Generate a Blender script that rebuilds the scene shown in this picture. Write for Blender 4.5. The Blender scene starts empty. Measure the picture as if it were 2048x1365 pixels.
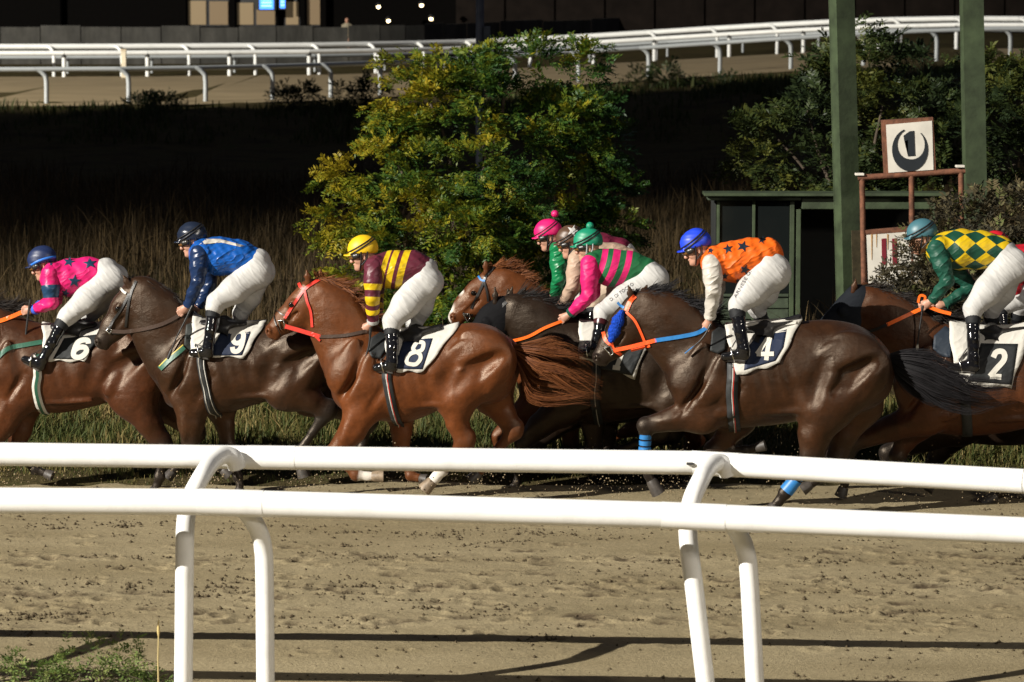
import bpy, bmesh, math, random
import numpy as np
from mathutils import Vector, Matrix
from mathutils.bvhtree import BVHTree

random.seed(7); RNG = np.random.default_rng(7)
scene = bpy.context.scene
COL = scene.collection

# ------------------------------------------------------------------ camera
FPX = 6750.0; CAMY = -30.0; CAMZ = 4.73
TH = math.atan((682.5 + 65.0) / FPX)
cam_d = bpy.data.cameras.new("camera"); cam = bpy.data.objects.new("camera", cam_d); COL.objects.link(cam)
cam.location = (0, CAMY, CAMZ); cam.rotation_euler = (math.pi / 2 - TH, 0, 0)
cam_d.sensor_width = 36; cam_d.lens = FPX / 2048 * 36
cam_d.clip_start = 0.5; cam_d.clip_end = 2000
cam_d.dof.use_dof = True; cam_d.dof.focus_distance = 29.6; cam_d.dof.aperture_fstop = 4.5
scene.camera = cam

# ------------------------------------------------------------------ night sky, floodlights, exposure
world = bpy.data.worlds.new("World"); scene.world = world; world.use_nodes = True
bg = world.node_tree.nodes["Background"]; bg.inputs[0].default_value = (0.055, 0.06, 0.085, 1); bg.inputs[1].default_value = 0.75

def floodlight(name, loc, target, power, half_deg, blend, radius, color):
    l = bpy.data.lights.new(name, 'SPOT'); o = bpy.data.objects.new(name, l); COL.objects.link(o)
    o.location = loc; d = Vector(target) - Vector(loc)
    o.rotation_euler = d.to_track_quat('-Z', 'Y').to_euler()
    l.energy = power; l.spot_size = math.radians(2 * half_deg); l.spot_blend = blend
    l.shadow_soft_size = radius; l.color = color
    return o
# mast behind the outer rail to the left of the frame, aimed at the near straight
floodlight("track_floodlight", (-78, -54, 47), (-1.5, -2.5, 0.8), 1110000, 15.5, 0.9, 0.30, (1.0, 0.945, 0.85))
# weak soft fill lamp added right of the frame to lift the shadows
floodlight("right_fill_light", (46, -74, 30), (1.0, -5.0, 0.8), 75000, 10, 0.9, 4.0, (1.0, 0.90, 0.76))
# mast of the far turn
floodlight("far_track_floodlight", (-72, 34, 30), (10, 124, 0.5), 640000, 22, 0.35, 0.5, (1.0, 0.93, 0.80))

scene.view_settings.view_transform = 'Standard'; scene.view_settings.look = 'None'
scene.view_settings.gamma = 1; scene.view_settings.exposure = 0.0
scene.view_settings.use_curve_mapping = False
scene.render.engine = 'CYCLES'
scene.cycles.use_denoising = True
scene.cycles.max_bounces = 6

# ------------------------------------------------------------------ pixel -> place (photo pixels 2048 x 1365)
CAMP = np.array([0, CAMY, CAMZ])
FW = np.array([0, math.cos(TH), -math.sin(TH)]); UPV = np.array([0, math.sin(TH), math.cos(TH)])
def pdir(px, py):
    return np.array([(px - 1024) / FPX, 0, 0]) + FW + UPV * ((682.5 - py) / FPX)
def at(px, py, Y):
    d = pdir(px, py); t = (Y - CAMY) / d[1]; return CAMP + d * t
def pxm(Y):                      # pixels per metre at depth Y
    return FPX / (Y - CAMY)

class Frame:
    def __init__(s, x0px, Y, yaw=0.0):
        p = at(x0px, 700, Y); s.loc = (p[0], Y, 0.0); s.yaw = math.radians(yaw); s.Y = Y
        c, n = math.cos(s.yaw), math.sin(s.yaw)
        s.R = np.array([[c, -n, 0], [n, c, 0], [0, 0, 1]]); s.s = pxm(Y)
        s.o = s.R.T @ (CAMP - np.array(s.loc))
    def ray(s, px, py): return s.o, s.R.T @ pdir(px, py)
    def L(s, px, py, y=0.0):
        o, d = s.ray(px, py); t = (y - o[1]) / d[1]; return o + d * t
    def m(s, px): return px / s.s

# ------------------------------------------------------------------ object helpers
def link(name, me, mat=None, parent=None):
    o = bpy.data.objects.new(name, me); COL.objects.link(o)
    if mat is not None and me is not None and len(me.materials) == 0: me.materials.append(mat)
    if parent is not None: o.parent = parent
    return o
def tag(o, label=None, cat=None, group=None, kind=None):
    if label: o["label"] = label
    if cat: o["category"] = cat
    if group: o["group"] = group
    if kind: o["kind"] = kind
    return o
def empty(name, loc=(0, 0, 0), rz=0.0):
    o = bpy.data.objects.new(name, None); COL.objects.link(o); o.location = loc; o.rotation_euler = (0, 0, rz)
    o.empty_display_size = 0.2
    return o
def npmesh(name, V, F, smooth=True, attrs=None):
    V = np.asarray(V, np.float32); me = bpy.data.meshes.new(name)
    F = np.asarray(F, np.int32); k = F.shape[1]
    me.vertices.add(len(V)); me.vertices.foreach_set("co", V.ravel())
    me.loops.add(F.size); me.loops.foreach_set("vertex_index", F.ravel())
    me.polygons.add(len(F)); me.polygons.foreach_set("loop_start", np.arange(0, F.size, k, dtype=np.int32))
    me.polygons.foreach_set("loop_total", np.full(len(F), k, np.int32))
    me.polygons.foreach_set("use_smooth", np.full(len(F), smooth, bool))
    if attrs:
        for n, a in attrs.items():
            at_ = me.attributes.new(n, 'FLOAT', 'POINT'); at_.data.foreach_set("value", np.asarray(a, np.float32))
    me.update(calc_edges=True); me.validate()
    return me
def pymesh(name, V, F, smooth=False):
    me = bpy.data.meshes.new(name); me.from_pydata([tuple(v) for v in V], [], F); me.update()
    if smooth: me.polygons.foreach_set("use_smooth", np.full(len(me.polygons), True, bool))
    return me
def boxmesh(name, x0, x1, y0, y1, z0, z1, bevel=0.0):
    bm = bmesh.new(); bmesh.ops.create_cube(bm, size=1)
    for v in bm.verts: v.co = ((x0 + x1) / 2 + v.co.x * (x1 - x0), (y0 + y1) / 2 + v.co.y * (y1 - y0), (z0 + z1) / 2 + v.co.z * (z1 - z0))
    if bevel: bmesh.ops.bevel(bm, geom=bm.edges[:], offset=bevel, segments=1, affect='EDGES')
    me = bpy.data.meshes.new(name); bm.to_mesh(me); bm.free(); return me
def catmull(P, n=6):
    P = np.asarray(P, float)
    if len(P) < 3:
        t = np.linspace(0, 1, n + 1)[:, None]; return P[0] * (1 - t) + P[-1] * t
    Q = np.vstack([2 * P[0] - P[1], P, 2 * P[-1] - P[-2]]); out = []
    for i in range(1, len(Q) - 2):
        for t in np.linspace(0, 1, n, endpoint=False):
            a, b, c, d = Q[i - 1], Q[i], Q[i + 1], Q[i + 2]
            out.append(0.5 * (2 * b + (c - a) * t + (2 * a - 5 * b + 4 * c - d) * t * t + (3 * b - a - 3 * c + d) * t ** 3))
    out.append(P[-1]); return np.array(out)
def tube(name, P, r, seg=12, cap=True, squash=1.0):
    P = np.asarray(P, float); n = len(P); r = np.broadcast_to(np.asarray(r, float), (n,))
    T = np.gradient(P, axis=0); T /= np.linalg.norm(T, axis=1)[:, None] + 1e-9
    ref = np.array([0, 0, 1.0]) if abs(T[0][2]) < 0.9 else np.array([0, 1.0, 0])
    V = []; u = np.cross(T[0], ref); u /= np.linalg.norm(u)
    for i in range(n):
        u = u - T[i] * (u @ T[i]); u /= np.linalg.norm(u); w = np.cross(T[i], u)
        for k in range(seg):
            a = 2 * math.pi * k / seg; V.append(P[i] + r[i] * (math.cos(a) * u + math.sin(a) * w * squash))
    F = []
    for i in range(n - 1):
        for k in range(seg):
            k2 = (k + 1) % seg; F.append((i * seg + k, i * seg + k2, (i + 1) * seg + k2, (i + 1) * seg + k))
    if cap:
        b = len(V); V += [v.copy() for v in V[:seg]] + [v.copy() for v in V[-seg:]]
        F.append(tuple(range(b, b + seg))[::-1]); F.append(tuple(range(b + seg, b + 2 * seg)))
    return pymesh(name, V, F, True)

# ------------------------------------------------------------------ materials
def nodes(name):
    m = bpy.data.materials.new(name); m.use_nodes = True; nt = m.node_tree
    return m, nt, nt.nodes["Principled BSDF"]
def lk(nt, a, b): nt.links.new(a, b)
def texco(nt, kind="Object"):
    t = nt.nodes.new("ShaderNodeTexCoord"); return t.outputs[kind]
def noise(nt, vec, scale, detail=3.0, rough=0.55, scl=None):
    n = nt.nodes.new("ShaderNodeTexNoise"); n.inputs["Scale"].default_value = scale; n.inputs["Detail"].default_value = detail
    n.inputs["Roughness"].default_value = rough
    if scl:
        mp = nt.nodes.new("ShaderNodeMapping"); mp.inputs["Scale"].default_value = scl; lk(nt, vec, mp.inputs[0]); vec = mp.outputs[0]
    lk(nt, vec, n.inputs["Vector"]); return n.outputs["Fac"]
def ramp(nt, fac, stops, interp='LINEAR'):
    r = nt.nodes.new("ShaderNodeValToRGB"); cr = r.color_ramp; cr.interpolation = interp
    while len(cr.elements) > 1: cr.elements.remove(cr.elements[-1])
    cr.elements[0].position = stops[0][0]; cr.elements[0].color = (*stops[0][1], 1)
    for p, c in stops[1:]:
        e = cr.elements.new(p); e.color = (*c, 1)
    lk(nt, fac, r.inputs[0]); return r.outputs[0]
def mix(nt, fac, a, b, mode='MIX'):
    n = nt.nodes.new("ShaderNodeMix"); n.data_type = 'RGBA'; n.blend_type = mode
    for i, v in ((0, fac), (6, a), (7, b)):
        if isinstance(v, (int, float)): n.inputs[i].default_value = v
        elif isinstance(v, tuple): n.inputs[i].default_value = (*v, 1)
        else: lk(nt, v, n.inputs[i])
    return n.outputs[2]
def math_(nt, op, a, b=None, c=None):
    n = nt.nodes.new("ShaderNodeMath"); n.operation = op
    for i, v in enumerate((a, b, c)):
        if v is None: continue
        if isinstance(v, (int, float)): n.inputs[i].default_value = v
        else: lk(nt, v, n.inputs[i])
    return n.outputs[0]
def attr(nt, name):
    a = nt.nodes.new("ShaderNodeAttribute"); a.attribute_name = name; return a.outputs["Fac"]
def bump(nt, h, strength, dist, prev=None):
    b = nt.nodes.new("ShaderNodeBump"); b.inputs["Strength"].default_value = strength; b.inputs["Distance"].default_value = dist
    lk(nt, h, b.inputs["Height"])
    if prev is not None: lk(nt, prev, b.inputs["Normal"])
    return b.outputs[0]
def plain(name, col, rough=0.5, metal=0.0, var=0.15, vscale=8.0, bs=0.0, bscale=40.0, spec=0.5, coat=0.0):
    m, nt, p = nodes(name); tc = texco(nt)
    f = noise(nt, tc, vscale, 4)
    lo = tuple(c * (1 - var) for c in col); hi = tuple(min(1, c * (1 + var)) for c in col)
    lk(nt, ramp(nt, f, [(0.3, lo), (0.7, hi)]), p.inputs["Base Color"])
    p.inputs["Roughness"].default_value = rough; p.inputs["Metallic"].default_value = metal
    p.inputs["Specular IOR Level"].default_value = spec; p.inputs["Coat Weight"].default_value = coat
    if bs: lk(nt, bump(nt, noise(nt, tc, bscale, 4), bs, 0.01), p.inputs["Normal"])
    return m
def cloth_mat(name, col, rough=0.55, fold=0.5, sheen=0.0, stripes=None, spec=0.35, fscale=5.0, fdir=(1, 1, 2.2), diamonds=None, frot=0.5):
    """fabric; stripes = list of (start metre along the garment, colour), hard edged print"""
    m, nt, p = nodes(name); tc = texco(nt)
    if stripes:
        L = stripes[-1][0] if len(stripes) else 1
        a = math_(nt, 'MULTIPLY', attr(nt, "along"), 1.0)
        base = ramp(nt, a, [(s, c) for s, c in stripes], 'CONSTANT')
    elif diamonds:
        c1, c2, su, sv = diamonds
        u = math_(nt, 'MULTIPLY', attr(nt, "along"), su); v = math_(nt, 'MULTIPLY', attr(nt, "around"), sv)
        a = math_(nt, 'FLOOR', math_(nt, 'ADD', u, v)); b = math_(nt, 'FLOOR', math_(nt, 'SUBTRACT', u, v))
        k = math_(nt, 'MODULO', math_(nt, 'ABSOLUTE', math_(nt, 'ADD', math_(nt, 'ADD', a, b), 100.0)), 2.0)
        base = mix(nt, math_(nt, 'GREATER_THAN', k, 0.5), c1, c2)
    else:
        base = mix(nt, 0.0, col, col)
    v = noise(nt, tc, 6, 4)
    base = mix(nt, 1.0, base, ramp(nt, v, [(0.3, (0.86, 0.86, 0.86)), (0.7, (1, 1, 1))]), 'MULTIPLY')
    lk(nt, base, p.inputs["Base Color"])
    p.inputs["Roughness"].default_value = rough; p.inputs["Specular IOR Level"].default_value = spec
    p.inputs["Sheen Weight"].default_value = sheen
    mp = nt.nodes.new("ShaderNodeMapping"); mp.inputs["Rotation"].default_value = (0, frot, 0); lk(nt, tc, mp.inputs[0])
    f0 = noise(nt, mp.outputs[0], fscale, 2.0, 0.45, fdir); f2 = noise(nt, tc, 300, 2)
    f1 = math_(nt, 'POWER', math_(nt, 'SUBTRACT', 1.0, math_(nt, 'ABSOLUTE', math_(nt, 'SUBTRACT', math_(nt, 'MULTIPLY', f0, 2.0), 1.0))), 3.0)
    n1 = bump(nt, f1, fold * .6, 0.032); n2 = bump(nt, f2, 0.12, 0.004, n1)
    lk(nt, n2, p.inputs["Normal"])
    return m
def coat_mat(name, c_lo, c_hi, pt=(0.010, 0.008, 0.007), rough=0.41, spec=0.40):
    m, nt, p = nodes(name); tc = texco(nt)
    f = noise(nt, tc, 3.2, 5, 0.6); g = noise(nt, tc, 26, 3, 0.6)
    base = ramp(nt, f, [(0.30, c_lo), (0.70, c_hi)])
    base = mix(nt, 1.0, base, ramp(nt, g, [(0.3, (0.80, 0.80, 0.80)), (0.7, (1.05, 1.05, 1.05))]), 'MULTIPLY')
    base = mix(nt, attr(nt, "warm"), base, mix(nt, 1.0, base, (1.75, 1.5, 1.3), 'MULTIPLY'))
    base = mix(nt, attr(nt, "points"), base, pt)
    sx = nt.nodes.new("ShaderNodeSeparateXYZ"); lk(nt, tc, sx.inputs[0]); low = math_(nt, 'MULTIPLY', math_(nt, 'SUBTRACT', 1.0, math_(nt, 'MINIMUM', sx.outputs[2], 1.0)), .55)
    spk = ramp(nt, noise(nt, tc, 75, 3, .7), [(0.56, (0, 0, 0)), (0.68, (1, 1, 1))]); dn = ramp(nt, noise(nt, tc, 4, 3), [(0.4, (0, 0, 0)), (0.7, (1, 1, 1))])
    base = mix(nt, math_(nt, 'MULTIPLY', math_(nt, 'MULTIPLY', spk, dn), low), base, (.19, .15, .09))
    base = mix(nt, attr(nt, "white"), base, (0.62, 0.58, 0.52))
    base = mix(nt, attr(nt, "hoof"), base, (0.20, 0.17, 0.13))
    lk(nt, base, p.inputs["Base Color"])
    rr = ramp(nt, noise(nt, tc, 5, 4), [(0.3, (rough - .13,) * 3), (0.7, (rough + .13,) * 3)])
    lk(nt, rr, p.inputs["Roughness"]); p.inputs["Specular IOR Level"].default_value = spec
    b1 = bump(nt, noise(nt, tc, 7, 3, 0.55, (0.8, 1, 1.3)), 0.30, 0.03)
    vn = math_(nt, 'ABSOLUTE', math_(nt, 'SUBTRACT', noise(nt, tc, 5.0, 2, .5, (1, 1, .7)), .5))
    vr = ramp(nt, vn, [(0.0, (1, 1, 1)), (0.03, (.3, .3, .3)), (0.06, (0, 0, 0))])
    b2 = bump(nt, vr, 0.075, 0.010, b1)
    b3 = bump(nt, noise(nt, tc, 300, 3, 0.6, (0.25, 1, 1)), 0.55, 0.003, b2)
    p.inputs["Specular Tint"].default_value = (1.0, .84, .68, 1); p.inputs["Sheen Weight"].default_value = .03; p.inputs["Sheen Roughness"].default_value = .4
    lk(nt, b3, p.inputs["Normal"]); return m
def leaf_mat(name, stops, rough=0.5, trans=0.25):
    m, nt, p = nodes(name)
    c = ramp(nt, attr(nt, "tone"), stops); lk(nt, c, p.inputs["Base Color"]); p.inputs["Roughness"].default_value = rough
    p.inputs["Specular IOR Level"].default_value = 0.3
    t = nt.nodes.new("ShaderNodeBsdfTranslucent"); lk(nt, c, t.inputs[0]); s = nt.nodes.new("ShaderNodeMixShader"); s.inputs[0].default_value = trans
    out = nt.nodes["Material Output"]; lk(nt, p.outputs[0], s.inputs[1]); lk(nt, t.outputs[0], s.inputs[2]); lk(nt, s.outputs[0], out.inputs[0])
    return m
def hair_mat(name, c1, c2, rough=0.62):
    m, nt, p = nodes(name)
    lk(nt, ramp(nt, attr(nt, "tone"), [(0, c1), (1, c2)]), p.inputs["Base Color"]); p.inputs["Roughness"].default_value = rough
    p.inputs["Specular IOR Level"].default_value = 0.15
    return m
def emit(name, col, s):
    m, nt, p = nodes(name); p.inputs["Emission Color"].default_value = (*col, 1); p.inputs["Emission Strength"].default_value = s
    p.inputs["Base Color"].default_value = (*col, 1); return m

# ------------------------------------------------------------------ sculpting by distance field
class Field:
    def __init__(s, lo, hi, h):
        s.h = h; s.lo = np.array(lo, float); s.n = (np.ceil((np.array(hi, float) - s.lo) / h).astype(int) + 1)
        s.F = np.full(tuple(s.n), 1.0, np.float32); s.ax = [(s.lo[i] + h * np.arange(s.n[i])).astype(np.float32) for i in range(3)]
    def blk(s, lo, hi):
        i0 = np.clip(np.floor((np.array(lo) - s.lo) / s.h).astype(int), 0, s.n); i1 = np.clip(np.ceil((np.array(hi) - s.lo) / s.h).astype(int) + 1, 0, s.n)
        if np.any(i1 <= i0): return None
        sl = tuple(slice(a, b) for a, b in zip(i0, i1))
        return sl, s.ax[0][sl[0]][:, None, None], s.ax[1][sl[1]][None, :, None], s.ax[2][sl[2]][None, None, :]
    def put(s, sl, D, k, sub=False):
        A = s.F[sl]
        if sub:
            D = -D; hh = np.maximum(k - np.abs(A - D), 0) / k; s.F[sl] = np.maximum(A, D) + hh * hh * k * 0.25
        else:
            hh = np.maximum(k - np.abs(A - D), 0) / k; s.F[sl] = np.minimum(A, D) - hh * hh * k * 0.25
    def seg(s, a, b, k=0.02, sub=False):
        """a, b = (x, y, z, r, w): tapered limb piece, r in the side plane, w sideways"""
        a = np.array(a, np.float32); b = np.array(b, np.float32); R = max(a[3], b[3], a[4], b[4]) + k + 3 * s.h
        q = s.blk(np.minimum(a[:3], b[:3]) - R, np.maximum(a[:3], b[:3]) + R)
        if q is None: return
        sl, X, Y, Z = q; s.put(sl, seg_d(X, Y, Z, a, b)[0], k, sub)
    def chain(s, P, k=0.02, sub=False):
        for a, b in zip(P[:-1], P[1:]): s.seg(a, b, k, sub)
    def ell(s, c, rad, ang=0.0, k=0.02, sub=False):
        """ellipsoid, rad = (along, across, sideways), ang turns it in the side (xz) plane"""
        R = max(rad) + k + 3 * s.h; c = np.array(c, float); q = s.blk(c - R, c + R)
        if q is None: return
        sl, X, Y, Z = q; ca, sa = math.cos(ang), math.sin(ang); dx, dz = X - c[0], Z - c[2]
        u = (dx * ca + dz * sa); v = (-dx * sa + dz * ca); w = Y - c[1]
        k0 = np.sqrt((u / rad[0]) ** 2 + (v / rad[1]) ** 2 + (w / rad[2]) ** 2) + 1e-6
        k1 = np.sqrt((u / rad[0] ** 2) ** 2 + (v / rad[1] ** 2) ** 2 + (w / rad[2] ** 2) ** 2) + 1e-6
        s.put(sl, (k0 * (k0 - 1) / k1).astype(np.float32), k, sub)
    def wrinkle(s, amp, fr, dirv, seed=0):
        X, Y, Z = s.ax[0][:, None, None], s.ax[1][None, :, None], s.ax[2][None, None, :]
        d = np.array(dirv, float); d /= np.linalg.norm(d)
        u = X * d[0] + Y * d[1] + Z * d[2]; q = 2.2 * np.sin(7 * Z + 5 * Y + seed) + 1.7 * np.sin(9 * X - 6 * Y + 1.3 * seed)
        n = np.sin(fr * u + q) * (0.6 + 0.4 * np.sin(11 * X + 8 * Z + seed * 2.1)) + 0.5 * np.sin(1.9 * fr * u - q * 1.4 + 1)
        s.F += (amp * n).astype(np.float32)
    def mesh(s):
        F = s.F; S = F < 0; n = F.shape; c = np.zeros(tuple(np.array(n) - 1), np.int8)
        offs = [(i, j, k) for i in (0, 1) for j in (0, 1) for k in (0, 1)]
        vw = lambda A, o: A[o[0]:n[0] - 1 + o[0], o[1]:n[1] - 1 + o[1], o[2]:n[2] - 1 + o[2]]
        for o in offs: c += vw(S, o)
        act = (c > 0) & (c < 8); ids = np.argwhere(act); idx = np.full(act.shape, -1, np.int32); idx[act] = np.arange(len(ids))
        acc = np.zeros((len(ids), 3), np.float64); cnt = np.zeros(len(ids))
        val = {o: F[ids[:, 0] + o[0], ids[:, 1] + o[1], ids[:, 2] + o[2]] for o in offs}
        for o in offs:
            for ax in range(3):
                if o[ax]: continue
                o2 = list(o); o2[ax] = 1; o2 = tuple(o2); a, b = val[o], val[o2]; mk = (a < 0) != (b < 0)
                t = np.where(mk, a / np.where(mk, a - b, 1), 0); p = np.tile(np.array(o, float), (len(ids), 1)); p[:, ax] += t
                acc[mk] += p[mk]; cnt[mk] += 1
        V = (ids + acc / cnt[:, None]) * s.h + s.lo
        Q = []
        for ax in range(3):
            sl0 = [slice(None)] * 3; sl1 = [slice(None)] * 3; sl0[ax] = slice(0, n[ax] - 1); sl1[ax] = slice(1, n[ax])
            ch = S[tuple(sl0)] != S[tuple(sl1)]
            e = np.argwhere(ch); b, cx = [(1, 2), (2, 0), (0, 1)][ax]
            ok = (e[:, b] > 0) & (e[:, b] < n[b] - 1) & (e[:, cx] > 0) & (e[:, cx] < n[cx] - 1); e = e[ok]
            if not len(e): continue
            ins = S[e[:, 0], e[:, 1], e[:, 2]]
            def g(db, dc):
                q = e.copy(); q[:, b] += db; q[:, cx] += dc; return idx[q[:, 0], q[:, 1], q[:, 2]]
            quad = np.stack([g(-1, -1), g(0, -1), g(0, 0), g(-1, 0)], 1); quad[~ins] = quad[~ins][:, ::-1]; Q.append(quad)
        return V, np.vstack(Q)
def seg_d(X, Y, Z, a, b):
    ax, ay, az = b[0] - a[0], b[1] - a[1], b[2] - a[2]; L2 = ax * ax + ay * ay + az * az + 1e-9
    dx, dy, dz = X - a[0], Y - a[1], Z - a[2]; t = np.clip((dx * ax + dy * ay + dz * az) / L2, 0, 1)
    r = a[3] + t * (b[3] - a[3]); w = a[4] + t * (b[4] - a[4]); q = r / w
    d = np.sqrt((dx - t * ax) ** 2 + (dz - t * az) ** 2 + ((dy - t * ay) * q) ** 2) - r
    return (d * np.minimum(1.0, 1 / q)).astype(np.float32), t
def chain_at(V, P):
    """nearest distance to a chain and running joint number for every vertex"""
    best = np.full(len(V), 9.0); par = np.zeros(len(V))
    for i, (a, b) in enumerate(zip(P[:-1], P[1:])):
        d, t = seg_d(V[:, 0], V[:, 1], V[:, 2], np.array(a), np.array(b)); m = d < best; best[m] = d[m]; par[m] = i + t[m]
    return best, par
def sm(x, a, b): 
    t = np.clip((x - a) / (b - a), 0, 1); return t * t * (3 - 2 * t)

# ------------------------------------------------------------------ things laid on a sculpted surface
def hit(fr, bvh, px, py, lift, y_def=-0.2):
    o, d = fr.ray(px, py); d = d / np.linalg.norm(d)
    h = bvh.ray_cast(Vector(o), Vector(d))
    if h[0] is None: return None
    return np.array(h[0]) - d * lift
def hits(fr, bvh, pts, lift):
    out = []; last = None
    for p in pts:
        q = hit(fr, bvh, p[0], p[1], lift)
        if q is None: out.append(None)
        else: out.append(q)
    ys = [q[1] for q in out if q is not None]; ydef = (sum(ys) / len(ys)) if ys else -0.1
    res = []
    for i, (p, q) in enumerate(zip(pts, out)):
        if q is None:
            near = [(abs(i - j), out[j][1]) for j in range(len(out)) if out[j] is not None]
            y = min(near)[1] if near else ydef
            q = fr.L(p[0], p[1], y)
        res.append(q)
    return np.array(res)
def patch(fr, bvh, poly, lift, thick=0.006, rings=4, step=5.0, centre=None):
    """star-shaped sheet with thickness laid on the surface seen from the camera side"""
    P = []; n = len(poly)
    for i in range(n):
        a, b = np.array(poly[i], float), np.array(poly[(i + 1) % n], float); k = max(1, int(np.linalg.norm(b - a) / step))
        for t in range(k): P.append(a + (b - a) * t / k)
    P = np.array(P); c = P.mean(0) if centre is None else np.array(centre, float); n = len(P)
    pts = [c] + [c + (P[i] - c) * (r + 1) / rings for r in range(rings) for i in range(n)]
    V = hits(fr, bvh, pts, lift); F = [(0, 1 + (i + 1) % n, 1 + i) for i in range(n)]
    for r in range(rings - 1):
        for i in range(n):
            a, b = 1 + r * n + i, 1 + r * n + (i + 1) % n; F.append((a, b, b + n)); F.append((a, b + n, a + n))
    base = len(V); d = fr.ray(c[0], c[1])[1]; d = d / np.linalg.norm(d)
    V = np.vstack([V, V[-n:] + d * thick]); o0 = base - n
    for i in range(n):
        a, b = o0 + i, o0 + (i + 1) % n; F.append((a, b, base + (i + 1) % n)); F.append((a, base + (i + 1) % n, base + i))
    return V, F
def ribbon(fr, bvh, path, wpx, lift, n=6, thick=0.004, free=None):
    """strap: path in photo pixels laid on the surface; free=(y0,y1) keeps it outside that straight line"""
    P = catmull(path, n); T = np.gradient(P, axis=0); T /= np.linalg.norm(T, axis=1)[:, None] + 1e-9; N = np.stack([-T[:, 1], T[:, 0]], 1)
    A = [p + q * wpx / 2 for p, q in zip(P, N)]; B = [p - q * wpx / 2 for p, q in zip(P, N)]
    def lay(pts):
        if free is None: return hits(fr, bvh, pts, lift)
        out = []
        for i, p in enumerate(pts):
            y = free[0] + (free[1] - free[0]) * i / (len(pts) - 1); h = hit(fr, bvh, p[0], p[1], lift)
            if h is not None and h[1] < y: y = h[1]
            out.append(fr.L(p[0], p[1], y))
        return np.array(out)
    a, m_, b = lay(A), lay(list(P)), lay(B); d = fr.ray(*P[len(P) // 2])[1]; d = d / np.linalg.norm(d)
    k = len(P)
    V = np.vstack([a + d * thick, a, m_, b, b + d * thick]); F = []
    for r in range(4):
        for i in range(k - 1): F.append((r * k + i, r * k + i + 1, (r + 1) * k + i + 1, (r + 1) * k + i))
    return V, F
def join(parts):
    V, F, o = [], [], 0
    for v, f in parts:
        V.append(np.asarray(v)); F += [tuple(i + o for i in t) for t in f]; o += len(v)
    return np.vstack(V), F
def add(name, vf, mat, parent, smooth=True):
    return link(name, pymesh(name, vf[0], vf[1], smooth), mat, parent)
def strands(roots, guides, seed, w0=0.006, jitter=0.03, nseg=7):
    """hair: list of polylines -> tapered ribbons with a tone per strand"""
    r = random.Random(seed); V, F, tone = [], [], []
    for P in guides:
        P = np.asarray(P); n = len(P); T = np.gradient(P, axis=0); T /= np.linalg.norm(T, axis=1)[:, None] + 1e-9
        side = np.cross(T, np.array([r.uniform(-.5, .5), 1.0, r.uniform(-.5, .5)])); side /= np.linalg.norm(side, axis=1)[:, None] + 1e-9
        b = len(V); t = r.random(); w = w0 * r.uniform(.6, 1.3)
        for i in range(n):
            ww = w * (1 - (i / (n - 1)) ** 2 * 0.92) * 0.5
            V.append(P[i] + side[i] * ww); V.append(P[i] - side[i] * ww); tone += [t, t]
        for i in range(n - 1): F.append((b + 2 * i, b + 2 * i + 1, b + 2 * i + 3, b + 2 * i + 2))
    return np.array(V), np.array(F), tone

# ================================================================== THE PLACE
def gpt(px, py, z=0.0):
    d = pdir(px, py); t = (z - CAMZ) / d[2]; return CAMP + d * t
def vnoise2(nx, ny, cell, seed):
    r = np.random.default_rng(seed); gx, gy = int(nx / cell) + 3, int(ny / cell) + 3; g = r.random((gx, gy))
    x = np.arange(nx) / cell; y = np.arange(ny) / cell; i = x.astype(int); j = y.astype(int); u = x - i; v = y - j
    u = (u * u * (3 - 2 * u))[:, None]; v = (v * v * (3 - 2 * v))[None, :]
    return (g[np.ix_(i, j)] * (1 - u) * (1 - v) + g[np.ix_(i + 1, j)] * u * (1 - v) + g[np.ix_(i, j + 1)] * (1 - u) * v + g[np.ix_(i + 1, j + 1)] * u * v) - 0.5

# ---- ground sheet
def sand_mat(name, lo, hi, wet):
    m, nt, p = nodes(name); tc = texco(nt)
    a = noise(nt, tc, 1.1, 5, 0.6, (0.35, 1, 1)); b = noise(nt, tc, 34, 4, 0.7); c = noise(nt, tc, 260, 2, 0.6)
    base = ramp(nt, a, [(0.35, lo), (0.68, hi)])
    base = mix(nt, 1.0, base, ramp(nt, b, [(0.25, (0.70, 0.70, 0.70)), (0.65, (1.05, 1.05, 1.05))]), 'MULTIPLY')
    base = mix(nt, 1.0, base, ramp(nt, c, [(0.3, (0.55, 0.55, 0.55)), (0.62, (1.2, 1.2, 1.2))]), 'MULTIPLY')
    base = mix(nt, attr(nt, "wet"), base, wet)
    lk(nt, base, p.inputs["Base Color"]); p.inputs["Roughness"].default_value = 0.95; p.inputs["Specular IOR Level"].default_value = 0.15
    lk(nt, bump(nt, c, 0.5, 0.006, bump(nt, b, 0.55, 0.02)), p.inputs["Normal"]); return m
M_SAND = sand_mat("track_sand", (0.265, 0.215, 0.122), (0.36, 0.298, 0.180), (0.075, 0.055, 0.033))
M_FARSAND = plain("far_track_sand", (0.24, 0.19, 0.115), 0.95, var=0.12, vscale=0.6, bs=0.3, bscale=3, spec=0.1)
def soil_mat():
    m, nt, p = nodes("verge_soil"); tc = texco(nt)
    a = noise(nt, tc, 0.9, 5, 0.65); b = noise(nt, tc, 18, 4, 0.7)
    base = ramp(nt, a, [(0.3, (0.035, 0.028, 0.014)), (0.55, (0.075, 0.06, 0.026)), (0.75, (0.045, 0.055, 0.016))])
    base = mix(nt, 1.0, base, ramp(nt, b, [(0.25, (0.55, 0.55, 0.55)), (0.7, (1.2, 1.2, 1.2))]), 'MULTIPLY')
    lk(nt, base, p.inputs["Base Color"]); p.inputs["Roughness"].default_value = 1.0; p.inputs["Specular IOR Level"].default_value = 0.05
    lk(nt, bump(nt, b, 0.6, 0.05), p.inputs["Normal"]); return m
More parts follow.
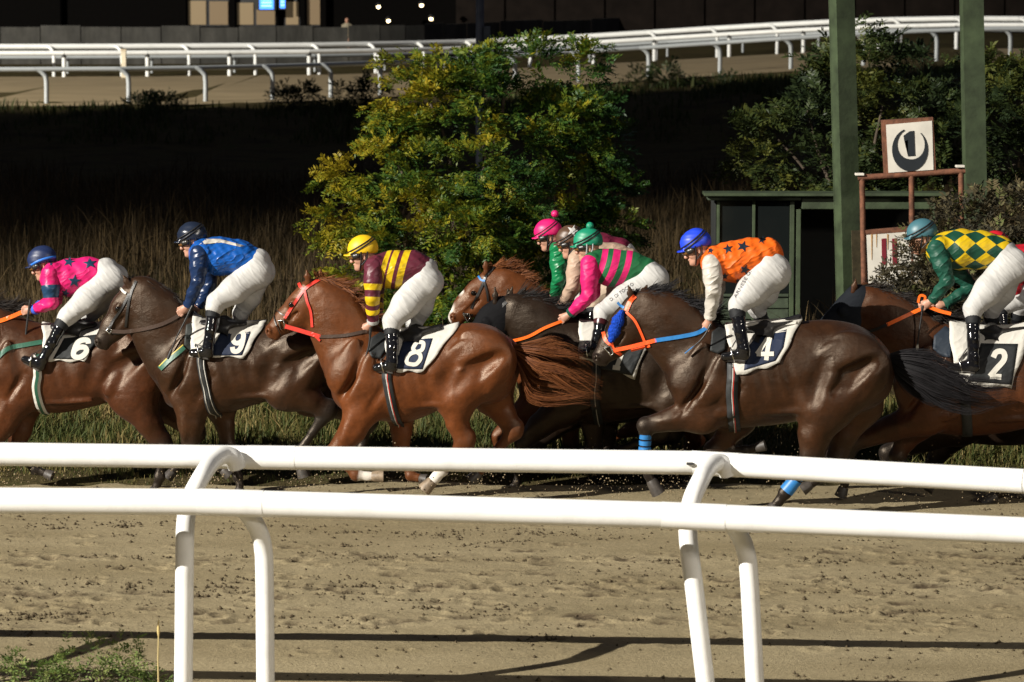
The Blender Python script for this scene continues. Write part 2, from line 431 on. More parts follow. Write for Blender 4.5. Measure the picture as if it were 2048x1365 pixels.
M_SOIL = soil_mat()
def gz(Y):
    return np.where(Y < 1.3, -0.07 + 0.07 * sm(Y, 0.2, 1.3), 0.0) + 0.7 * sm(Y, 57, 66)
ys = np.concatenate([np.linspace(-120, -12, 12), np.linspace(-11, 3, 60), np.linspace(3.4, 30, 70), np.linspace(31, 72, 60), np.linspace(75, 900, 30)])
xs = np.concatenate([np.linspace(-500, -16, 14), np.linspace(-15, 25, 100), np.linspace(27, 500, 14)])
GX, GY = np.meshgrid(xs, ys, indexing='ij'); GZ = gz(GY) + 1.0 * sm(GY, 57, 66) * sm(GX, -3, 18) + np.where(GY > 2.2, 1, 0) * 0.05 * np.sin(GX * 1.7 + GY * .8) * np.sin(GY * 1.1 - GX * .4)
nx, ny = GX.shape; ii = np.arange(nx * ny).reshape(nx, ny)
Q = np.stack([ii[:-1, :-1], ii[1:, :-1], ii[1:, 1:], ii[:-1, 1:]], -1).reshape(-1, 4)
tag(link("ground", npmesh("ground", np.stack([GX, GY, GZ], -1).reshape(-1, 3), Q), M_SOIL), "dark rough infield ground with dry grass", "ground", kind="structure")

# ---- near track, hoof-churned sand
STP = 0.026
x0, x1, y0, y1 = -7.2, 7.4, -12.5, 2.6
nx, ny = int((x1 - x0) / STP), int((y1 - y0) / STP)
X = (x0 + STP * np.arange(nx))[:, None]; Yg = (y0 + STP * np.arange(ny))[None, :]
H = 0.030 * vnoise2(nx, ny, 34, 1) + 0.022 * vnoise2(nx, ny, 11, 2) + 0.016 * vnoise2(nx, ny, 4.2, 3) + 0.014 * vnoise2(nx, ny, 2.0, 4)
lane = np.exp(-((Yg + 4.6) / 0.45) ** 2) + np.exp(-((Yg + 5.7) / 0.5) ** 2) + 0.8 * np.exp(-((Yg + 3.4) / 0.4) ** 2) + 0.35
H = H * (0.16 + 0.20 * lane); wet = np.zeros((nx, ny))
rp = np.random.default_rng(11)
for k in range(640):
    L_ = rp.choice(4, p=[.36, .30, .2, .14]); cy = [-4.6, -5.7, -3.4, 0][L_] + rp.normal(0, .34) if L_ < 3 else rp.uniform(-7.2, 1.2)
    cx = rp.uniform(x0, x1); r = rp.uniform(.045, .085); i, j = int((cx - x0) / STP), int((cy - y0) / STP); w = 9
    if i < w or j < w or i > nx - w - 1 or j > ny - w - 1: continue
    dx = (X[i - w:i + w] - cx) / (r * 1.35); dy = (Yg[:, j - w:j + w] - cy) / r; d = np.sqrt(dx ** 2 + dy ** 2)
    dep = rp.uniform(.006, .020)
    H[i - w:i + w, j - w:j + w] += -dep * np.exp(-(d / .75) ** 4) + dep * .75 * np.exp(-((d - 1.25) / .35) ** 2) * (0.4 + rp.random((2 * w, 2 * w)))
    wet[i - w:i + w, j - w:j + w] += rp.uniform(.25, .9) * np.exp(-(d / 1.15) ** 4) * (0.3 + 0.9 * rp.random((2 * w, 2 * w)))
H *= sm(-Yg, -1.8, 8.2) * 0 + 1
edge = 0.55 + 0.55 * vnoise2(nx, ny, 40, 8)[:, :] + 0.35 * vnoise2(nx, ny, 9, 9)
Z = 0.02 + H - 0.16 * sm(Yg - edge, 0, 0.7)
smooth_strip = sm(-Yg, 7.0, 7.6); Z = Z * (1 - .75 * smooth_strip) + 0.02 * .75 * smooth_strip
XX = np.broadcast_to(X, (nx, ny)); YY = np.broadcast_to(Yg, (nx, ny)); ii = np.arange(nx * ny).reshape(nx, ny)
Q = np.stack([ii[:-1, :-1], ii[1:, :-1], ii[1:, 1:], ii[:-1, 1:]], -1).reshape(-1, 4)
tag(link("track", npmesh("track", np.stack([XX, YY, Z], -1).reshape(-1, 3), Q, attrs={"wet": np.clip(wet, 0, 1).ravel()}), M_SAND),
    "hoof churned sand track in front of the horses", "track", kind="structure")

# clods thrown up on the track
def clods(name, n, boxf, seed, mat, rr):
    r = np.random.default_rng(seed); base = np.array([(1, 0, 0), (-1, 0, 0), (0, 1, 0), (0, -1, 0), (0, 0, 1), (0, 0, -1)], float)
    fc = np.array([(0, 2, 4), (2, 1, 4), (1, 3, 4), (3, 0, 4), (2, 0, 5), (1, 2, 5), (3, 1, 5), (0, 3, 5)])
    C = boxf(r, n); R = r.uniform(rr[0], rr[1], (n, 1, 1)) * (r.random((n, 1, 1)) ** 1.5 + .35)
    V = C[:, None, :] + base[None] * R * r.uniform(.5, 1.2, (n, 6, 1)); F = (fc[None] + (np.arange(n) * 6)[:, None, None]).reshape(-1, 3)
    return link(name, npmesh(name, V.reshape(-1, 3), F, True), mat)
M_CLOD = plain("damp_clod", (0.075, 0.058, 0.035), 0.95, var=0.35, vscale=30, spec=0.1)
def cb(r, n):
    nc = 330; cx = r.uniform(-6.5, 6.8, nc); cy = np.where(r.random(nc) < .7, r.choice([-4.5, -5.6, -3.3, -2.0], nc) + r.normal(0, .25, nc), r.uniform(-8, 1.0, nc)); k = r.integers(0, nc, n)
    x = cx[k] + r.normal(0, .13, n); y = cy[k] + r.normal(0, .05, n); fr_ = r.random(n) < .3; x = np.where(fr_, r.uniform(-6.5, 6.8, n), x); y = np.where(fr_, r.uniform(-8, 1.0, n), y)
    return np.stack([x, y, np.full(n, .022)], 1)
tag(clods("sand_clods", 9000, cb, 5, M_CLOD, (0.006, 0.019)), "small dark clods scattered over the sand track", "clods", kind="stuff")
def kb(r, n):
    cx = r.choice([-4.6, -3.0, -1.9, -1.1, -.5, 0.6, 1.3, 2.4, 3.3, 4.1], n); u = r.exponential(.28, n)
    return np.stack([cx + u + r.normal(0, .12, n), r.uniform(-1.2, .9, n), .03 + np.abs(r.normal(0, .17, n)) + .25 * u * r.random(n)], 1)
tag(clods("flying_sand", 4200, kb, 6, plain("flying_sand", (0.25, .19, .11), .95, var=.3), (0.003, 0.009)), "grains of sand kicked up around the hooves", "sand", kind="stuff")

# ---- far track sheet
def fz(X, Y): return .7 * sm(Y, 57, 66) + 1.0 * sm(Y, 57, 66) * sm(X, -3, 18)
def fpt(px, D, dz=0.0):
    X_ = (px - 1024) / FPX * D; Y_ = D + CAMY; return np.array([X_, Y_, float(fz(X_, Y_)) + dz])
R1D = [(-700, 101), (-200, 100), (38, 100), (362, 101), (683, 105), (1000, 112), (1297, 114), (1615, 113), (2048, 112), (2500, 110)]
R2D = [(-700, 124), (-200, 124), (38, 124), (362, 125), (683, 127), (1000, 132), (1297, 132), (1615, 129.5), (2048, 126), (2500, 124)]
V = []
for k in range(7):
    for (x, d1), (_, d2) in zip(R1D, R2D): V.append(fpt(x, (d1 - 2.2) + ((d2 + .3) - (d1 - 2.2)) * k / 6, .03))
n = len(R1D)
tag(link("far_track", pymesh("far_track", V, [(k * n + i, k * n + i + 1, (k + 1) * n + i + 1, (k + 1) * n + i) for k in range(6) for i in range(n - 1)]), M_FARSAND), "pale sand strip of the far turn", "track", kind="structure")

# ------------------------------------------------------------------ running rails
def white_paint(name, col, rough=0.35):
    m, nt, p = nodes(name); tc = texco(nt)
    d = noise(nt, tc, 3.0, 6, 0.7); e = noise(nt, tc, 40, 4, .7)
    base = ramp(nt, d, [(0.28, tuple(c * .86 for c in col)), (0.5, col)])
    base = mix(nt, 1.0, base, ramp(nt, e, [(0.22, (.80, .78, .72)), (.36, (1, 1, 1))]), 'MULTIPLY')
    lk(nt, base, p.inputs["Base Color"]); p.inputs["Roughness"].default_value = rough
    lk(nt, bump(nt, e, .12, .004), p.inputs["Normal"]); return m
M_RAIL = white_paint("white_rail_paint", (0.80, 0.80, 0.78)); M_FRAIL = white_paint("far_white_paint", (0.78, 0.80, 0.80), .5)
M_GREYRAIL = white_paint("grey_galvanised", (0.36, 0.39, 0.41), .45); M_DARK = plain("dark_bracket", (0.03, 0.03, 0.03), .6)

def fence(name, label, rails, posts, rail_r, post_r, mat, group=None, caps=None, sleeve=None):
    """rails: list of world polylines (one mesh per piece); posts: list of world polylines"""
    b = min((p[0] for p in posts), key=lambda q: q[1]); root = empty(name, tuple(b)); tag(root, label, "fence", group); o = np.array(b)
    for R in rails: link("rail", tube("rail", np.array(R) - o, rail_r, 20), mat, root)
    for P in posts: link("post", tube("post", catmull(np.array(P) - o, 6), post_r, 14), mat, root)
    for P in (caps or []): link("bracket", tube("bracket", np.array(P) - o, post_r * 1.15, 10), M_DARK, root)
    for R in (sleeve or []): link("rail_sleeve", tube("rail_sleeve", np.array(R) - o, rail_r * 1.022, 20), mat, root)
    return root
D2Y = lambda D: D + CAMY
# near double rail: the near one hangs towards the camera, the far one towards the track
nearN = [(-2000, 985, 21.3), (-1200, 994, 21.0), (-420, 1000, 20.85), (-100, 1001, 20.75), (405, 1004.5, 20.68), (1330, 1031, 20.5), (2048, 1062, 20.1), (2500, 1086, 19.8)]
nearF = [(-2000, 890, 22.5), (-1200, 899, 22.2), (-420, 906, 22.0), (-100, 907.5, 21.95), (500, 915, 21.85), (1390, 926, 21.65), (2048, 963, 20.9), (2500, 991, 20.5)]
def rp3(L): return [at(x, y, D2Y(D)) for x, y, D in L]
def pieces(P): return [[P[i] + (P[i + 1] - P[i]) * 0.0006, P[i + 1]] for i in range(len(P) - 1)]
PN, PF = rp3(nearN), rp3(nearF)
def seg_mid(P, i, L=0.5):
    d = P[i + 1] - P[i]; d = d / np.linalg.norm(d); return [P[i] - d * .02, P[i] + d * L]
def gpost(L):                                            # add the foot down to the ground
    P = rp3(L); f = P[0].copy(); f[2] = 0.0; dz = (P[0] - P[1]); f[:2] = P[0][:2] + dz[:2] * min(1.5, P[0][2] / max(.05, abs(dz[2])))
    return [f] + P
postsA = [gpost([(367, 1350, 21.12), (369, 1150, 21.12), (371, 1050, 21.13), (380, 1000, 21.18), (402, 956, 21.3), (424, 925, 21.55), (447, 911, 21.7), (468, 917, 21.74), (474, 935, 21.76)]),
          gpost([(1409, 1350, 20.92), (1389, 1180, 20.93), (1376, 1070, 20.95), (1381, 1010, 21.0), (1399, 965, 21.15), (1415, 938, 21.35), (1433, 926, 21.5), (1450, 931, 21.53), (1456, 948, 21.55)]),
          gpost([(-1700, 1350, 21.7), (-1698, 1150, 21.7), (-1690, 1000, 21.75), (-1660, 930, 22.1), (-1640, 900, 22.3)]),
          gpost([(-655, 1350, 21.2), (-653, 1150, 21.2), (-651, 1050, 21.2), (-642, 1000, 21.3), (-610, 930, 21.7), (-575, 915, 21.9)]),
          gpost([(2452, 1390, 20.0), (2440, 1180, 20.0), (2432, 1110, 20.05), (2440, 1060, 20.15), (2460, 1010, 20.35), (2480, 990, 20.45)])]
postsB = [gpost([(531, 1350, 20.9), (529, 1150, 20.9), (526, 1095, 20.89), (517, 1062, 20.85), (502, 1036, 20.78), (482, 1012, 20.73)]),
          gpost([(1509, 1350, 20.75), (1498, 1150, 20.75), (1490, 1098, 20.73), (1476, 1066, 20.68), (1459, 1044, 20.6), (1442, 1034, 20.55)]),
          gpost([(-500, 1350, 21.1), (-502, 1150, 21.1), (-505, 1095, 21.08), (-515, 1062, 21.0), (-530, 1030, 20.95)]),
          gpost([(2560, 1390, 20.0), (2545, 1200, 20.0), (2535, 1150, 19.98), (2515, 1110, 19.9), (2490, 1088, 19.85)])]
fence("running_rail", "white gooseneck running rail nearest the camera, lower of the two foreground rails", pieces(PN), postsB, 0.083, 0.058, M_RAIL, sleeve=[seg_mid(PN, i, .38) for i in (4, 5)])
fence("running_rail", "white gooseneck running rail on the track side, upper of the two foreground rails", pieces(PF), postsA, 0.078, 0.059, M_RAIL, sleeve=[seg_mid(PF, i, .3) for i in (4, 5)])
q_ = at(1380, 927.5, D2Y(21.56)); sl_r = [o_ for o_ in COL.objects if o_.name.startswith('running_rail')][1]; qo = q_ - np.array(sl_r.location)
link('slot', boxmesh('slot', qo[0] - .022, qo[0] + .022, qo[1] - .012, qo[1] + .02, qo[2] - .008, qo[2] + .006), M_DARK, sl_r)

# far rails of the turn; the path is given by where each post meets the ground
def far_fence(name, label, base, hgt, spacing, bend, rr, pr, mat, cap=False, group=None):
    P = np.array([fpt(x, D) for x, D in base]); C = catmull(P, 24); C[:, 2] = fz(C[:, 0], C[:, 1]); s = np.concatenate([[0], np.cumsum(np.linalg.norm(np.diff(C, axis=0), axis=1))])
    n = int(s[-1] / spacing); pts = np.stack([np.interp(np.arange(n + 1) * spacing, s, C[:, k]) for k in range(3)], 1)
    up = np.array([0, 0, 1.0]); posts, caps, rl = [], [], []
    for p in pts:
        b = np.array([bend[0], bend[1], 0])
        if bend[0] or bend[1]: posts.append([p, p + up * hgt * .7, p + up * (hgt * .88) + b * .25, p + up * (hgt * .98) + b * .65, p + up * hgt + b])
        else: posts.append([p, p + up * hgt * .5, p + up * (hgt - .1)])
        if cap: caps.append([p + up * (hgt - .16), p + up * (hgt - .02)])
        rl.append(p + up * hgt + b)
    return fence(name, label, pieces(rl), posts, rr, pr, mat, group, caps)
far_fence("far_running_rail", "grey galvanised rail on single bent posts at the near edge of the far turn", R1D, 1.03, 2.42, (-.33, -.06), .072, .072, M_GREYRAIL)
far_fence("far_running_rail", "white rail on straight posts with dark brackets, lower white rail of the far turn", R2D,   .90, 3.05, (0, 0), .088, .075, M_FRAIL, True)
far_fence("far_running_rail", "thick white rail on bent posts, top rail of the far turn", [(x, D + 1.0) for x, D in R2D], 1.10, 2.5, (-.3, .5), .105, .065, M_FRAIL)
far_fence("far_running_rail", "low grey rail on short posts behind the white rails of the far turn", [(x, D + 5.0) for x, D in R2D], .62, 3.2, (0, 0), .07, .05, M_GREYRAIL, True)
b_ = fpt(250, 123.5); r_ = empty("marker_post", tuple(b_)); tag(r_, "square cream marker post standing among the white rails of the far turn", "post")
link("shaft", boxmesh("shaft", -.09, .09, -.09, .09, 0, 1.0, .01), plain("cream_paint", (.62, .55, .42), .6), r_); link("cap", boxmesh("cap", -.11, .11, -.11, .11, 1.0, 1.06, .01), plain("cream_cap", (.6, .5, .36), .6), r_)

# ---- concrete wall behind the far turn
def concrete_mat():
    m, nt, p = nodes("concrete_wall"); tc = texco(nt)
    a = noise(nt, tc, 0.55, 6, .7); b = noise(nt, tc, 1.6, 5, .7, (1, 1, .25))
    c = ramp(nt, a, [(.3, (.03, .03, .028)), (.6, (.06, .058, .052)), (.8, (.11, .105, .09))])
    c = mix(nt, 1.0, c, ramp(nt, b, [(.3, (.4, .4, .38)), (.65, (1.1, 1.1, 1.1))]), 'MULTIPLY')
    lk(nt, c, p.inputs["Base Color"]); p.inputs["Roughness"].default_value = .9; return m
M_CONC = concrete_mat()
wl = [(-400, 53, 141), (0, 53, 142), (400, 54, 142), (760, 52, 144), (1000, 44, 150), (1500, 28, 168), (2048, 5, 192), (2500, -12, 215)]
tops = catmull([at(x, y, D2Y(D)) for x, y, D in wl], 5)
root = empty("concrete_wall", (float(tops[0][0]), float(tops[0][1]), .6)); tag(root, "low stained concrete wall running behind the far rails", "wall"); o = np.array(root.location)
for i in range(len(tops) - 1):
    a, b = tops[i] - o, tops[i + 1] - o; d = b - a; e = d / np.linalg.norm(d) * .02; a = a + e; b = b - e; t = np.array([0, .25, 0]); j = .04 * math.sin(i * 2.3)
    za, zb = a[2] + j, b[2] + j
    V = [(*a[:2], -.2), (*b[:2], -.2), (*b[:2], zb), (*a[:2], za)]; V += [(v[0], v[1] + .25, v[2]) for v in V]
    link("wall_panel", pymesh("wall_panel", V, [(0, 1, 2, 3), (7, 6, 5, 4), (3, 2, 6, 7), (1, 5, 6, 2), (0, 3, 7, 4)]), M_CONC, root)

# ---- dark building with lit windows behind the wall
M_FAC = plain("dark_cladding", (.010, .0072, .0058), .8, var=.3, vscale=1.5, spec=.08); M_FAC2 = plain("dark_render", (.0022, .0019, .0018), .9, spec=.05)
M_WFR = plain("window_frame_dark", (.015, .016, .02), .5); M_WLIT = emit("lit_curtain", (.24, .175, .095), .22); M_WLIT2 = emit("lit_curtain_dim", (.20, .14, .075), .15)
BY = 128.0; bz = lambda y: float(at(0, y, BY)[2]); bx = lambda x: float(at(x, 20, BY)[0])
root = empty("grandstand_building", (bx(500), BY, .7)); tag(root, "dark building behind the concrete wall with a few lit windows", "building"); ox = bx(500)
def bpart(name, xa, xb, ya, yb, y0, y1, mat, par=None):
    return link(name, boxmesh(name, bx(xa) - ox, bx(xb) - ox, y0, y1, bz(yb) - .7, bz(ya) - .7), mat, par or root)
bpart("wall", -900, 1010, -330, 130, .4, 9, M_FAC2)
for k in range(17): bpart("cladding_panel", 912 + k * 100, 1008 + k * 100, -330, 130, .05 + .02 * (k % 2), .38, M_FAC)
bpart("side_wall", 1010, 2700, -330, 130, .40, 9, M_FAC2)
for xa, xb, ya, m_ in ((376, 411, 2, M_WLIT), (474, 506, 6, M_WLIT), (512, 549, 20, M_WLIT2), (571, 596, 4, M_WLIT), (614, 640, -4, M_WLIT2), (418, 455, 3, M_WLIT2)):
    w = bpart("window", xa - 3, xb + 3, ya - 50, 53, .28, .395, M_WFR)
    bpart("pane", xa, xb, ya, 50, .22, .275, m_, w).parent = w
    # keep sub-part in the same frame as the window
for xa, xb in ((365, 372), (458, 470), (552, 556), (600, 610), (640, 652), (118, 121)):
    bpart("pillar", xa, xb, -330, 54, -.1, .28, M_FAC2)
for xa, xb, yb in ((519, 547, 19), (560, 570, 17)):
    p = at(xa, yb, BY - 1); q = at(xb, -14, BY - 1); r2 = empty("display_screen", tuple(p)); 
    tag(r2, "wide glowing blue screen in the dark building" if xb - xa > 15 else "narrow glowing blue screen beside the wide one", "screen")
    w_, h_ = q[0] - p[0], q[2] - p[2]
    link("casing", boxmesh("casing", -.06, w_ + .06, .03, .12, -.06, h_ + .06, .01), M_WFR, r2)
    link("picture", boxmesh("picture", 0, w_, 0, .028, 0, h_), emit("blue_screen", (.05, .22, .9), 2.4), r2)
    for k in range(3): link("text_line", boxmesh("text_line", w_ * .15, w_ * .85, -.012, -.004, h_ * (.18 + .2 * k), h_ * (.24 + .2 * k)), emit("screen_text", (.35, .6, 1.0), 2.2), r2)
M_BULB = emit("warm_bulb", (1.0, .78, .42), 9)
for (x, y, lab) in ((757, 14, "upper left"), (843, 11, "upper right"), (777, 42, "lower left"), (862, 38, "lower right")):
    p = at(x, y, BY - 2.5); r2 = empty("wall_lamp", tuple(p)); tag(r2, "small warm lit lamp in the dark building, %s of four" % lab, "lamp", "warm lamps in the building")
    bm = bmesh.new(); bmesh.ops.create_uvsphere(bm, u_segments=12, v_segments=8, radius=.085); me = bpy.data.meshes.new("bulb"); bm.to_mesh(me); bm.free(); link("bulb", me, M_BULB, r2)
    link("shade", tube("shade", [(0, 0, .05), (0, 0, .12), (0, 0, .2)], [.16, .12, .04], 12), M_WFR, r2)
# ---- lamp pole behind the bush
p = gpt(960, 300, 0); root = empty("lamp_pole", (float(at(960, 200, 34)[0]), 34, 0)); tag(root, "dark round metal pole rising behind the big bush", "pole")
link("shaft", tube("shaft", [(0, 0, 0), (0, 0, 3), (0, 0, 9)], [.085, .08, .06], 14), plain("pole_paint", (.13, .14, .16), .45), root)
link("junction_box", boxmesh("junction_box", .07, .2, -.1, .1, 3.18, 3.62, .01), plain("box_paint", (.10, .11, .12), .5), root)
link("base_plate", boxmesh("base_plate", -.18, .18, -.18, .18, 0, .03, .005), plain("plate", (.05, .05, .055), .5), root)

# ------------------------------------------------------------------ foliage
def sprays(O, D, Ls, tone, seed, pairs=6, lw=.34, ll=.42):
    """pinnate leaf sprays: O origin, D direction, Ls length"""
    r = np.random.default_rng(seed); N = len(O); D = D / (np.linalg.norm(D, axis=1)[:, None] + 1e-9)
    side = np.cross(D, r.normal(0, 1, (N, 3)) * .45 + np.array([0, 0, 1.0])); side /= np.linalg.norm(side, axis=1)[:, None] + 1e-9
    nrm = np.cross(side, D); t = (np.arange(pairs) + .6) / pairs
    A = O[:, None] + D[:, None] * (Ls[:, None] * t)[..., None] + np.array([0, 0, -1.0]) * (.22 * Ls[:, None] * t ** 2)[..., None]
    Vs, T = [], []
    for sg in (-1, 1):
        dirL = sg * side[:, None] * .85 + D[:, None] * .55 + r.normal(0, .16, (N, pairs, 3)); dirL /= np.linalg.norm(dirL, axis=2)[..., None]
        len_ = (Ls[:, None] * ll * (1 - .55 * np.abs(t - .45)) * r.uniform(.75, 1.2, (N, pairs)))[..., None]
        nn = np.cross(dirL, nrm[:, None] + r.normal(0, .3, (N, pairs, 3))); nn /= np.linalg.norm(nn, axis=2)[..., None] + 1e-9
        a = A; tip = A + dirL * len_; m1 = A + dirL * len_ * .5 + nn * len_ * lw * .5; m2 = A + dirL * len_ * .5 - nn * len_ * lw * .5
        Vs.append(np.stack([a, m1, tip, m2], 2).reshape(-1, 3)); T.append(np.repeat(np.clip(tone[:, None] + r.normal(0, .09, (N, pairs)), 0, 1).ravel(), 4))
    V = np.vstack(Vs); F = np.arange(len(V)).reshape(-1, 4); return V, F, np.concatenate(T)
def lobes_pts(lobes, n, Y, seed, depth=1.0, inner=.5):
    """points and outward directions spread through clumps; lobe = (px, py, rx, ry[, dy]) in photo pixels at depth Y"""
    r = np.random.default_rng(seed); w = np.array([l[2] * l[3] for l in lobes], float); w /= w.sum(); O, D = [], []
    s = pxm(Y)
    for l, k in zip(lobes, (w * n).astype(int)):
        c = at(l[0], l[1], Y + (l[4] if len(l) > 4 else 0)); u = r.normal(0, 1, (k, 3)); u[:, 1] -= .35; u /= np.linalg.norm(u, axis=1)[:, None]
        rad = (inner + (1.06 - inner) * r.random(k) ** .45)[:, None]
        rv = np.array([l[2] / s, depth * (l[2] + l[3]) / 2 / s, l[3] / s])
        O.append(c + u * rad * rv); D.append(u + np.array([0, 0, .12]) + r.normal(0, .35, (k, 3)))
    return np.vstack(O), np.vstack(D)
def clump_pts(lobes, nc, per, Y, seed, depth=.9, size=(.16, .34)):
    """layered sprays: flat clumps of fronds spread over the outside of the lobes, dark gaps between them"""
    C, Dm = lobes_pts(lobes, nc, Y, seed, depth, .55); r = np.random.default_rng(seed + 9); O, D, T = [], [], []
    for c, dm in zip(C, Dm):
        dm = dm / np.linalg.norm(dm); k = int(per * r.uniform(.4, 1.5)); a = r.uniform(*size); u = r.normal(0, 1, (k, 3)); u /= np.linalg.norm(u, axis=1)[:, None]
        e = u * r.random((k, 1)) ** .5 * np.array([a, a, a * .34]); hd = np.array([dm[0], dm[1], 0.0]); e[:, 2] -= .35 * (e @ hd)
        O.append(c + e); D.append(u * np.array([.7, .7, .25]) + dm * .9 + np.array([0, 0, .05]) + r.normal(0, .18, (k, 3))); T.append(np.full(k, r.normal(0, 1)) + 1.2 * e[:, 2] / (a * .34))  # tone paints in light: clump tops lighter than their undersides
    return np.vstack(O), np.vstack(D), np.concatenate(T)
def limbs(base, targets, r0, seed, wob=.12):
    r = random.Random(seed); parts = []
    for t in targets:
        P = [np.array(base) + np.array([r.uniform(-.08, .08), r.uniform(-.08, .08), 0])]
        for k in range(1, 5):
            f = k / 4; q = np.array(base) * (1 - f) + np.array(t) * f; q[2] = base[2] + (t[2] - base[2]) * f ** .85
            P.append(q + np.array([r.uniform(-wob, wob), r.uniform(-wob, wob), 0]) * (1 if k < 4 else .3))
        me = tube("limb", catmull(P, 4), np.linspace(r0, r0 * .2, 17), 7); V = [v.co[:] for v in me.vertices]; F = [tuple(p.vertices) for p in me.polygons]; bpy.data.meshes.remove(me); parts.append((V, F))
    return join(parts)
M_BARK = plain("bark", (.07, .052, .035), .9, var=.3, vscale=14, bs=.5, bscale=30)
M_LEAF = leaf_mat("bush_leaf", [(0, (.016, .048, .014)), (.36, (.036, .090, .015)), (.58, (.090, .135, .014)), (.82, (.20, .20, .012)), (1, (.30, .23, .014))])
M_LEAFD = leaf_mat("dark_leaf", [(0, (.020, .034, .014)), (.5, (.045, .066, .018)), (1, (.11, .115, .02))])
def plant(name, label, cat, base, lobes, n, Y, seed, mat, lsize, tonef, nlimb, r0, depth=1.0, inner=.5, pairs=6, group=None, clump=None):
    root = empty(name, tuple(base)); tag(root, label, cat, group); o = np.array(base)
    r = np.random.default_rng(seed + 1)
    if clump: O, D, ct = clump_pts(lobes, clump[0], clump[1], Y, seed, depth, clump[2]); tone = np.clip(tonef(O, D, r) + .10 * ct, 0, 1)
    else: O, D = lobes_pts(lobes, n, Y, seed, depth, inner); tone = tonef(O, D, r)
    V, F, T = sprays(O - o, D, r.uniform(lsize[0], lsize[1], len(O)), tone, seed + 2, pairs)
    c = link("crown", npmesh("crown", V, F, False, {"tone": T}), mat, root)
    tg = [at(l[0], l[1] - l[3] * .3, Y + (l[4] if len(l) > 4 else 0)) - o for l in sorted(lobes, key=lambda l: -l[2] * l[3])[:nlimb]]
    vf = limbs(np.zeros(3), tg, r0, seed); add("trunk", vf, M_BARK, root); return root
BUSHY = 12.5
bl = [(900, 150, 90, 60), (860, 215, 130, 70), (1010, 150, 110, 60, .4), (1120, 150, 90, 55, .5), (770, 265, 90, 42), (960, 270, 190, 105), (1120, 270, 120, 90, .5),
      (800, 350, 120, 75, -.4), (930, 380, 150, 95, -.7), (1080, 380, 150, 100, .4), (720, 350, 60, 45), (705, 440, 85, 50, -.2), (830, 450, 130, 80, -.7), (960, 440, 110, 70, -1.0), (1100, 470, 120, 80),
      (1200, 300, 60, 70, .8), (1190, 400, 65, 70, .6), (1225, 385, 50, 38, .3), (1230, 455, 50, 40, .3), (720, 520, 85, 70, -.3), (850, 560, 140, 90, -.3), (1000, 560, 150, 90), (1150, 540, 110, 80),
      (740, 610, 90, 50), (960, 650, 200, 70), (1060, 115, 55, 30, .4), (1175, 115, 45, 25, .6), (840, 120, 50, 30), (690, 262, 26, 14), (650, 440, 34, 20), (680, 350, 30, 22)]
def bush_lit_tone(O, D, r):  # light put into the leaf colour: yellower on the left, front and top
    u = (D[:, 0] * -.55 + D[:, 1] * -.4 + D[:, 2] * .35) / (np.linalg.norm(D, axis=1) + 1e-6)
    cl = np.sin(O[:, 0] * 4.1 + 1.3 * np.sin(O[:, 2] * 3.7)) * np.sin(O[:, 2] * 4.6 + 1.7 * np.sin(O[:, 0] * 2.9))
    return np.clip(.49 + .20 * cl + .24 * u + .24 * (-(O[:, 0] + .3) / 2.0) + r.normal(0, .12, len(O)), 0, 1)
plant("leafy_bush", "large yellow green leafy bush standing in the middle behind the horses", "bush", (float(at(950, 600, BUSHY)[0]), BUSHY, 0), bl, 6800, BUSHY, 21, M_LEAF, (.11, .23), bush_lit_tone, 14, .07, .9, .45, 7, clump=(450, 26, (.12, .30)))
TY = 14.5
tl = [(1560, 300, 90, 70), (1640, 330, 90, 60), (1520, 350, 70, 45), (1500, 250, 55, 30), (1620, 240, 70, 60), (1700, 180, 75, 60, .4), (1760, 240, 90, 90), (1830, 200, 90, 70, .5), (1740, 330, 100, 60), (1850, 320, 90, 60),
      (1900, 250, 80, 80), (1990, 250, 70, 120), (2050, 330, 70, 70), (2060, 200, 60, 60), (1760, 110, 45, 32, .3), (1800, 70, 38, 26, .3), (1850, 130, 40, 30, .3), (1720, 75, 30, 18), (1960, 150, 40, 34, .4), (2010, 110, 32, 20, .4), (1660, 120, 34, 20)]
plant("leafy_tree", "dim sparse leafy tree behind the green columns and the horseshoe sign", "tree", (float(at(1760, 600, TY)[0]), TY, 0), tl, 3300, TY, 31, M_LEAFD, (.16, .32), lambda O, D, r: np.clip(.4 + .25 * np.sin(O[:, 0] * 3 + O[:, 2] * 2) + r.normal(0, .18, len(O)), 0, 1), 12, .06, .9, .3, 7, clump=(190, 17, (.14, .36)))
# low weeds on the crest of the bank in front of the far turn
for i, (x, y, rx, ry, lab) in enumerate(((590, 196, 50, 22, "left of the tall bush"), (722, 190, 60, 30, "just left of the tall bush top"), (1305, 165, 60, 30, "right of the tall bush top"), (1400, 178, 70, 20, "below the white far rails"), (300, 208, 60, 12, "below a grey post at left"))):
    Yb = 66.0 + 9 * (x > 900)
    plant("bank_shrub", "small dark weedy shrub on the bank, " + lab, "shrub", (float(at(x, y, Yb)[0]), Yb, float(fz(at(x, y, Yb)[0], Yb))), [(x - rx * .4, y + 4, rx * .5, ry * .7), (x + rx * .4, y, rx * .55, ry)], 170, Yb, 41 + i, M_LEAFD, (.25, .5), lambda O, D, r: r.uniform(.0, .5, len(O)), 3, .03, 1, .1, 5, "weedy shrubs on the bank")

